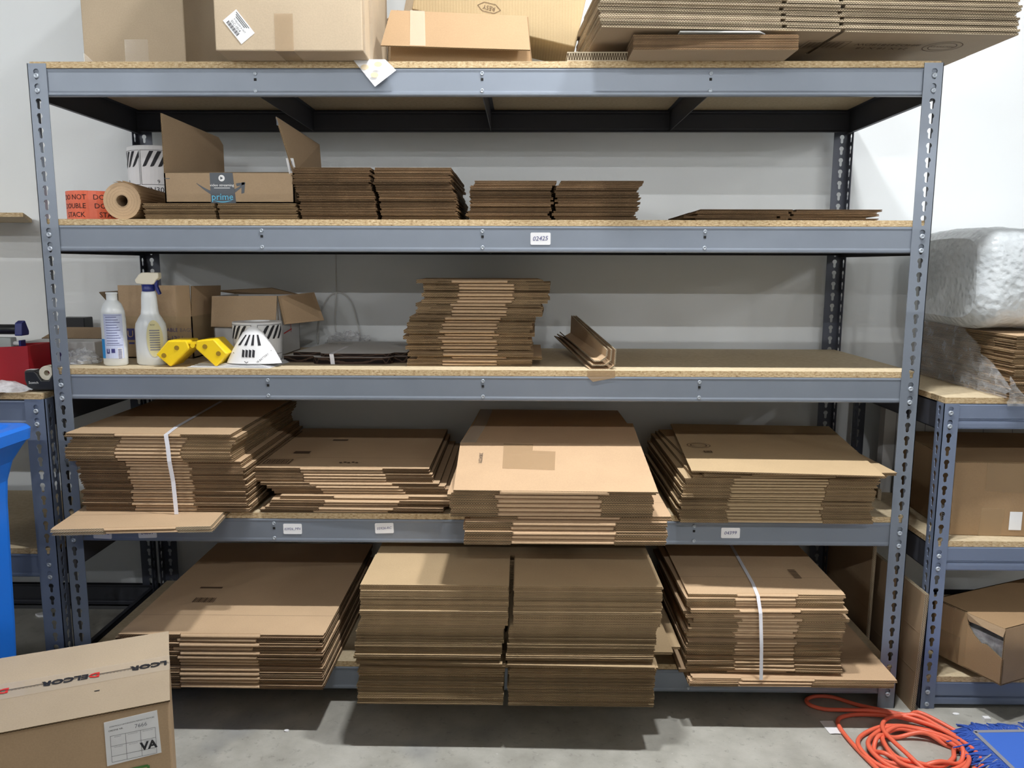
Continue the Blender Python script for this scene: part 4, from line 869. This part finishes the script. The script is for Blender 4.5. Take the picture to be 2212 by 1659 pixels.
put('plastic_packet', m, 'plastic_bag', label='flat translucent plastic packet beside the black tape dispenser', cat='plastic bag', smooth=True)
e = group_empty('tape_dispenser', (-.052, .028, ZL2), 'small black desk tape dispenser on the low left rack', 'tape dispenser', rz=.1)
m = MB(); m.prism([(-.036, 0), (.040, 0), (.046, .050), (.036, .054), (.020, .030), (.002, .030), (-.010, .052), (-.018, .058), (-.044, .058), (-.045, .030)], -.0, .042, plane='xz'); put('body', m, 'black_plastic', e, bevel=.004)
m = MB(); m.lathe([(.008, .008), (.021, .008), (.021, .034), (.008, .034), (.008, .008)], 28, o=(.014, 0, .050), axis='y', cap=False); put('tape_roll', m, 'trigger_cream', e, smooth=False)
m = MB(); m.text('Scotch', .010, (-.018, -.0045, .024), m=0); m.rect((-.031, .02, .0585), U, V, .024, .034, 0); put('print', m, ['ink_white'], e)
crumple('plastic_bag', (.025, .115, Z3+.0005), (.048, .035, .040), 'plastic_bag', 'crumpled clear plastic bag beside the lotion bottle', 'plastic bag', 5.1, rz=.3)

# ------------------------------------------------------------------ blue bin and printed carton in front
e = group_empty('blue_bin', (-.246, -.34, 0), 'bright blue plastic bin at the left edge', 'bin')
def rr(x0, x1, y0, y1, r, z, n=5):
    P = []
    for cx, cy, a0 in ((x1-r, y0+r, -90), (x1-r, y1-r, 0), (x0+r, y1-r, 90), (x0+r, y0+r, 180)):
        for k in range(n): a = math.radians(a0+90*k/(n-1)); P.append((cx+r*math.cos(a), cy+r*math.sin(a), z))
    return P
sec = [(0, .215, .125), (.35, .225, .135), (.68, .232, .140), (.74, .236, .142), (.79, .250, .147), (.83, .275, .155), (.845, .285, .160)]
m = MB(); m.grid([rr(-a, a, -b, b, .03, z_) for z_, a, b in sec] + [rr(-a, a, -b, b, .03, z_) for z_, a, b in ((.845, .240, .125), (.80, .220, .12), (.02, .205, .115))], 0, True); m.face(rr(-.205, .205, -.115, .115, .03, .02)); m.face(rr(-.215, .215, -.125, .125, .03, 0)[::-1])
put('body', m, 'blue_plastic', e, smooth=False)
m = MB(); m.grid([rr(-a, a, -b, b, .035, z_) for z_, a, b in ((.846, .286, .160), (.848, .292, .165), (.876, .295, .167), (.884, .288, .163), (.884, .262, .140), (.868, .250, .130), (.846, .240, .125))], 0, True); put('rim', m, 'blue_plastic', e, smooth=False)

ang = math.radians(24.0); ux = Vector((math.cos(ang), math.sin(ang), 0))
FR = Vector((.597, -.688, 0)); uy = Vector((-math.sin(ang), math.cos(ang), 0)); Wb, Db, Hb = .86, .345, .400
cc = FR - ux*Wb/2 + uy*Db/2
e = group_empty('printed_carton', (cc.x, cc.y, 0), 'pale carton with printed sealing tape standing on the floor at left', 'cardboard box', rz=ang)
X0, X1, Y0, Y1 = -Wb/2, Wb/2, -Db/2, Db/2
m = MB(); m.box(X0, X1, Y0, Y1, 0, Hb-.004); put('body', m, 'kraft', e, bevel=.004)
for y0, y1, z0, z1 in ((Y0-.001, -.0015, Hb-.004, Hb-.001), (.0015, Y1+.001, Hb-.004, Hb-.001)):
    m = MB(); m.box(X0-.001, X1+.002, y0, y1, z0+.0003, z1+.001, 0, 1); put('flap', m, ['kraft_pale', 'flute_edge'], e)
m = MB(); m.face([(X0, -.036, Hb+.0012), (X1+.003, -.036, Hb+.0012), (X1+.003, .036, Hb+.0012), (X0, .036, Hb+.0012)]); m.face([(X1+.0030, -.036, Hb+.0012), (X1+.0030, -.036, Hb-.09), (X1+.0030, .036, Hb-.09), (X1+.0030, .036, Hb+.0012)])
put('sealing_tape', m, 'clear_tape', e)
m = MB()
m.text('LCOR', .0285, (X1-.040, .0, Hb+.0016), (-1, 0, 0), (0, -1, 0), m=0, bold=.0012)
for k in range(4):
    m.text('ELCOR', .0285, (X1-.206-.173*k, .0, Hb+.0016), (-1, 0, 0), (0, -1, 0), m=0, bold=.0012); m.text('D', .0285, (X1-.150-.173*k, .0, Hb+.0016), (-1, 0, 0), (0, -1, 0), m=1, bold=.0014)
m.face([(X0, -.0012, Hb+.0024), (X1, -.0012, Hb+.0024), (X1, .0012, Hb+.0024), (X0, .0012, Hb+.0024)], 0)
m.rect((X1-.14, -.075, Hb+.0010), U, V, .010, .003, 0)
put('tape_print', m, ['ink', 'ink_red'], e)
FZ = (0, 0, 1); yf = Y0-.0006
S_ = .80; m = MB(Matrix.Translation((X1-.070, 0, Hb-.068)) @ Matrix.Diagonal((S_, 1, S_, 1))); cx = cz = 0; m.slab([(cx-.066, yf, cz-.062), (cx+.062, yf, cz-.056), (cx+.058, yf, cz+.064), (cx-.066, yf, cz+.058)], .0005)
m.text('CONTROLLI LAVORAZIONI REPARTO FINITURE', .0049, (cx-.002, yf, cz+.045), (1, 0, .04), (-.04, 0, 1), m=1); m.text('ORDINE NR.', .0062, (cx-.040, yf, cz+.033), (1, 0, .04), m=1); m.text('7666', .015, (cx+.018, yf, cz+.032), (1, 0, .04), m=2)
for k in range(4): m.rect((cx-.054+.035*k, yf, cz-.018), U, FZ, .0007, .072, 1)
for k in range(4): m.rect((cx-.0015, yf, cz+.018-.028*k+(.012 if k == 3 else 0)), U, FZ, .105, .0007, 1)
for i_, tx in enumerate(('SERIGRAFIA', 'PUNTELLATURA', 'TERMORETRAIBILE', 'TAMPOGRAFIA', 'INCOLLAGGIO', 'CONFEZIONE')): m.text(tx, .0031, (cx-.037+.035*(i_ % 3), yf, cz+.014-.028*(i_//3)), m=2)
m.text('VA', .030, (cx+.033, yf, cz-.028), (1, 0, .05), m=1, lift=.001, bold=.0012)
put('control_sticker', m, ['white_paper', 'ink', 'ink_grey'], e, label='white inspection sticker with a grid')
m = MB(); cx = X1-.365; m.slab([(cx-.075, yf, .14), (cx+.075, yf, .14), (cx+.073, yf, .268), (cx-.075, yf, .268)], .0005); m.text('VPR00U11E', .020, (cx+.005, yf, .245), m=1); put('sticker', m, ['white_paper', 'ink_blue'], e)
m = MB(); z0, z1 = .08, Hb-.135
m.rect((X1-.165, yf, z1), U, FZ, .235, .005, 0); m.rect((X1-.047, yf, .17), U, FZ, .005, .19, 0); m.rect((X1-.142, yf, .17), U, FZ, .004, .19, 0); m.rect((X1-.225, yf, .17), U, FZ, .004, .19, 0)
for x in (X1-.115, X1-.078): m.face([(x-.020, yf-.0006, z1-.045), (x+.020, yf-.0006, z1-.045), (x, yf-.0006, z1-.010)], 0); m.rect((x, yf, z1-.085), U, FZ, .017, .08, 0)
m.face([(X1-.184+.038*math.cos(PI*k/16), yf-.0006, z1-.055+.036*math.sin(PI*k/16)) for k in range(17)], 0); m.rect((X1-.184, yf, z1-.075), U, FZ, .003, .10, 0)
put('green_print', m, ['ink_green'], e)

# ------------------------------------------------------------------ low right rack
ZR = .9345
# film around the pile
m = MB(); rows = []
for i in range(26):
    f = i/25; yy = .57-.60*f; r = []
    for j in range(13):
        g = j/12; n_ = noise.noise(Vector((i*.55, j*.35, 1.3)))*.012 + noise.noise(Vector((i*1.6, j*.5, 4.1)))*.007
        top = 1.128-.02*f
        if i > 14: top = 1.115 - (i-14)/11*.155
        z_ = ZR+.004 + (top-ZR)*g
        r.append((2.668+.012*g-abs(n_)*1.0, yy+n_*.5, z_))
    rows.append(r)
m.grid(rows)
rows = [[(2.668+.055*i/8+.004*noise.noise(Vector((i, j, 0))), -.035-.012*noise.noise(Vector((i*.8, j*.6, 2))), ZR-.018+(.085-.009*i)*j/8) for i in range(9)] for j in range(9)]
m.grid(rows); put('plastic_film', m, 'plastic_film', label='clear plastic film pulled around the pile on the low right rack', cat='plastic film', smooth=True)
# bubble wrap
rows = []
for i in range(41):
    x = 2.628+.0185*i; r = []
    for j in range(48):
        a = 2*PI*j/48; ca, sa = math.cos(a), math.sin(a); k = (abs(ca)**5+abs(sa)**5)**(-.2)
        R_ = 1+.035*noise.noise(Vector((i*.22, ca*1.5, sa*1.5)))+.02*noise.noise(Vector((i*.8, ca*4, sa*4)))
        if i in (0, 40): R_ *= .80
        if i in (1, 39): R_ *= .95
        r.append((x, .30+.25*k*ca*R_, 1.264+.146*k*sa*R_))
    rows.append(r)
m = MB(); m.grid(rows, 0, True); m.face(rows[0][::-1]); m.face(rows[-1]); put('bubble_wrap', m, 'bubble_wrap', label='thick folded bale of clear bubble wrap on the wrapped pile at right', cat='bubble wrap', smooth=True)
Z2R = .5162
e = group_empty('carton', (2.86, .25, Z2R), 'closed brown carton with tape patch on the low right rack', 'cardboard box', rz=-.06)
m = MB(); m.box(-.26, .26, -.21, .21, 0, .222); put('body', m, 'kraft_orange', e, bevel=.003)
m = MB(); m.slab([(-.262, -.212, .222), (.262, -.212, .222), (.262, .0, .228), (-.262, .0, .226)], .003, 0, 1); m.slab([(-.262, .002, .226), (.262, .002, .228), (.262, .212, .224), (-.262, .212, .224)], .003, 0, 1); put('flap', m, KE('kraft_orange'), e)
m = MB(); m.face([(-.18, -.2112, 0), (-.115, -.2112, 0), (-.110, -.2112, .085), (-.175, -.2112, .085)]); m.face([(-.17, -.2112, .135), (-.02, -.2112, .13), (-.02, -.2112, .222), (-.17, -.2112, .222)]); put('tape', m, 'brown_tape', e)
m = MB(); m.slab([(-.2608, -.192, .02), (-.2608, -.192, .075), (-.2608, -.150, .075), (-.2608, -.150, .02)], .0004)
for k in range(6): m.rect((-.2609, -.171, .030+.006*k), (0, -1, 0), FZ, .025, .0028, 1)
put('sticker', m, ['white_paper', 'ink'], e)
m = MB(); m.slab([(-.095, -.2112, .02), (-.06, -.2112, .02), (-.06, -.2112, .075), (-.095, -.2112, .075)], .0004); put('sticker', m, 'white_paper', e)
m = MB(); m.box(-.34, .34, -.02, .02, 0, .345)
for k in range(7): m.box(-.3+.1*k-.001, -.3+.1*k+.001, -.0206, -.0196, .0, .345, 1)
put('panel_stack', m, ['white_card', 'ink_grey'], label='white grooved panel standing behind the closed carton on the low right rack', cat='panel', loc=(2.92, .525, Z2R))
Z3R = .1002
for k in range(3):
    m = MB(); m.box(-.25, .25, -.24, .24, 0, .0065, 0, 1)
    put('cardboard_sheet', m, ['kraft_dull', 'flute_edge_dark'], label=('lowest', 'middle', 'topmost')[k]+' cardboard sheet under the torn carton on the low right rack', cat='cardboard sheet', group='sheets under the torn carton', loc=(3.03+.01*k, .262+.006*k, Z3R+.007*k), rot=(0, 0, .02*k))
e = group_empty('torn_carton', (2.690, -.088, Z3R+.0212), 'brown carton with a hole torn in its corner, low right rack', 'cardboard box', rz=math.radians(24))
Lx, Ly, Hh = .42, .23, .170
m = MB()
wall(m, [(0, 0, 0), (Lx, 0, 0), (Lx, 0, Hh), (0, 0, Hh)]); wall(m, [(Lx, 0, 0), (Lx, Ly, 0), (Lx, Ly, Hh), (Lx, 0, Hh)]); wall(m, [(Lx, Ly, 0), (0, Ly, 0), (0, Ly, Hh), (Lx, Ly, Hh)])
m.box(0, Lx, 0, Ly, .0002, .004, 0, 1); m.box(-.001, Lx, .001, Ly, Hh-.004, Hh, 0, 1)
hole = [(.0, .150), (.004, .078), (.030, .090), (.055, .100), (.070, .096), (.094, .112), (.112, .132), (.120, .158)]     # (distance from the corner, height)
m.slab([(0, Ly, 0), (0, 0, 0), (0, .0, .078)] + [(0, y_, z_) for y_, z_ in hole[1:]] + [(0, .120, Hh), (0, Ly, Hh)], .004, 0, 1)
put('body', m, KE('kraft_orange'), e)
m = MB(); m.slab([(-.001, .122, .160), (-.001, .110, .146), (-.008, .06, .150), (-.007, .002, .146), (-.001, .0, Hh-.001), (-.001, .122, Hh-.001)], .002, 0, 1); put('torn_flap', m, KE('kraft_dull'), e)
m = MB(); m.box(.008, Lx-.01, .006, Ly-.01, .006, .128); put('packing_film', m, 'plastic_bag', e)
m = MB(); m.face([(-.0012, .23, .0), (-.0012, .135, .0), (-.0012, .135, .085), (-.0012, .23, .085)]); m.face([(-.0012, .135, .0), (-.0012, .115, .0), (-.0012, .115, Hh), (-.0012, .16, Hh), (-.0012, .16, .085)]); put('tape', m, 'brown_tape', e)
# folded boxes standing in the gap between the racks
def leaner(label, x0, x1, y0, y1, h, lean, k, nm='flattened_box'):
    m = MB()
    for q in range(2):
        a = x0+(x1-x0)*q/2; b = x0+(x1-x0)*(q+1)/2-.001
        m.slab([(a, y1, 0), (a, y0, 0), (a+lean, y0, h), (a+lean, y1, h)], b-a, 0, 1)
    for f in (.33, .66): m.slab([(x0+lean*f-.0006, y1, h*f), (x0+lean*f-.0006, y0, h*f), (x0+lean*f-.0006+.0001, y0, h*f+.002), (x0+lean*f-.0006+.0001, y1, h*f+.002)], .0003, 2)
    return put(nm, m, [k, 'flute_edge_pale', 'kraft_dull'], label=label, cat='flattened box')
leaner('folded brown box standing upright in the gap between the two racks', 2.480, 2.492, -.018, .60, .362, .014, 'kraft_dull')
leaner('taller folded box standing behind in the gap between the racks', 2.448, 2.460, .24, .64, .60, .006, 'kraft_dull')

# ------------------------------------------------------------------ floor things
def fl(x, y, z=.0065): return (x, y, z)
pts = [fl(2.285, -.40), fl(2.262, -.33), fl(2.240, -.22), fl(2.232, -.125), fl(2.245, -.075), fl(2.290, -.052), fl(2.350, -.055, .010), fl(2.41, -.075, .016), fl(2.47, -.10, .012), fl(2.53, -.145), fl(2.555, -.22)]
cx, cy = 2.405, -.232
for k in range(6):
    for q in range(10):
        a = -.1 - 2*PI*q/10; R1 = .150-.012*((k*5) % 6)+.004*math.sin(3*a+k); R2 = .118-.012*((k*3) % 5)
        pts.append((cx+R1*math.cos(a)+.006*(k % 3)-.01, cy+R2*math.sin(a)+.012*math.sin(k*2.1), .0066+.0062*((k+q % 2) % 4)))
pts += [fl(2.50, -.16, .03), fl(2.46, -.10, .034), fl(2.415, -.085, .026), fl(2.37, -.098, .022), fl(2.335, -.16, .026), fl(2.345, -.27, .030), fl(2.39, -.36, .012)]
pts += [fl(2.47, -.37, .012), fl(2.535, -.28, .026), fl(2.50, -.17, .030), fl(2.43, -.093, .026), fl(2.36, -.052, .020), fl(2.29, -.035, .012), fl(2.225, -.022), fl(2.190, .000), fl(2.190, .030), fl(2.225, .050), fl(2.275, .045), fl(2.33, .005), fl(2.385, -.045, .018), fl(2.44, -.075, .022), fl(2.475, -.060, .022), fl(2.505, -.085, .020), fl(2.56, -.155, .010), fl(2.60, -.20)]
m = MB(); m.tube(curve(pts, 7), .0060, 8); put('extension_cord', m, 'cord_orange', label='coiled orange extension cord lying on the concrete floor', cat='cord', smooth=True)
e = group_empty('mop_head', (2.72, -.30, 0), 'blue fringed dust mop head at the lower right corner', 'mop')
m = MB(); P = [(-.150, .115), (.30, .135), (.30, -.20), (-.135, -.20)]
m.prism(P[::-1], .030, .040, 0); put('pad', m, 'mop_felt', e, bevel=.002)
m = MB()
for a, b in zip(P, P[1:]+P[:1]): 
    d = (Vector(b)-Vector(a)).normalized()*.006; nn = Vector((d.y, -d.x)); m.face([(a[0]-nn.x, a[1]-nn.y, .0405), (b[0]-nn.x, b[1]-nn.y, .0405), (b[0]+nn.x, b[1]+nn.y, .0405), (a[0]+nn.x, a[1]+nn.y, .0405)])
put('seam', m, 'mop_grey', e)
m = MB()
for k in range(1500):
    s_ = random.random()
    if s_ < .55: f = random.random(); p0 = Vector((-.150+.015*f, .115-.315*f, .034)); d = Vector((-1, .12+random.gauss(0, .25), 0))
    else: f = random.random(); p0 = Vector((-.150+.45*f, .115+.02*f, .034)); d = Vector((random.gauss(-.15, .35), 1, 0))
    d.normalize(); L = random.uniform(.035, .062); q = Vector((random.gauss(0, .008), random.gauss(0, .008), 0)); zz = random.uniform(.006, .034)
    m.tube([p0, p0+d*L*.35+Vector((0, 0, zz*.2)), p0+d*L*.7+q*.6+Vector((0, 0, -.008+zz*.2)), p0+d*L*.98+q*1.3+Vector((0, 0, -.026+zz*.5))], [.0028, .0030, .0028, .0018], 5, 1 if random.random() < .04 else 0)
put('fringe', m, ['mop_blue', 'mop_grey'], e, kind='stuff')
m = MB(); n_ = 8; m.grid([[(2.190+.038*j/3+.006*i/n_, -.078-.064*i/n_, .0015+.008*(i/n_-.5)**2*(1 if j else .4)) for j in range(4)] for i in range(n_+1)]); put('paper_scrap', m, 'white_paper', label='curled white paper scrap on the floor left of the cord', cat='paper scrap', smooth=True)
for x, y, a, b, z_, lab in ((.672, -.154, .007, .005, .004, 'tiny curled white scrap on the floor under the left pile'), (2.605, -.030, .010, .006, .0015, 'small white oval chip on the floor right of the standing box'), (2.675, -.062, .009, .007, .010, 'small grey-white foam cube on the floor above the mop')):
    m = MB(); P = [(a*math.cos(2*PI*k/8), b*math.sin(2*PI*k/8)) for k in range(8)] if z_ < .009 else [(-a, -b), (a, -b), (a, b), (-a, b)]
    m.prism(P, 0.0002, z_); put('floor_scrap', m, 'white_paper', label=lab, cat='scrap', loc=(x, y, 0))
m = MB(); m.slab([(1.842, .0007, .060), (1.890, .0007, .064), (1.895, .0007, .078), (1.850, .0007, .080)], .0004); put('paper_remnant', m, 'kraft_grey', label='torn beige sticker remnant on the bottom front beam', cat='sticker')

m = MB(); m.prism([(-.23, .30), (-.42, .658), (-1.2, .658), (-1.2, .30)][::-1], 1.443, 1.456, 0, 1); put('wall_shelf', m, ['chipboard_face', 'chipboard_edge'], label='corner of a thin board shelf on the wall at the left edge', cat='shelf')

m = MB(); m.prism([(.030*math.cos(2*PI*k/10)*(1+.25*math.sin(3*k)), .016*math.sin(2*PI*k/10)*(1+.3*math.cos(2*k))) for k in range(10)], .0002, .008); put('paper_scrap', m, 'white_paper', label='crumpled pale paper scrap on the dark floor under the low left rack', cat='scrap', loc=(-.448, .58, 0))
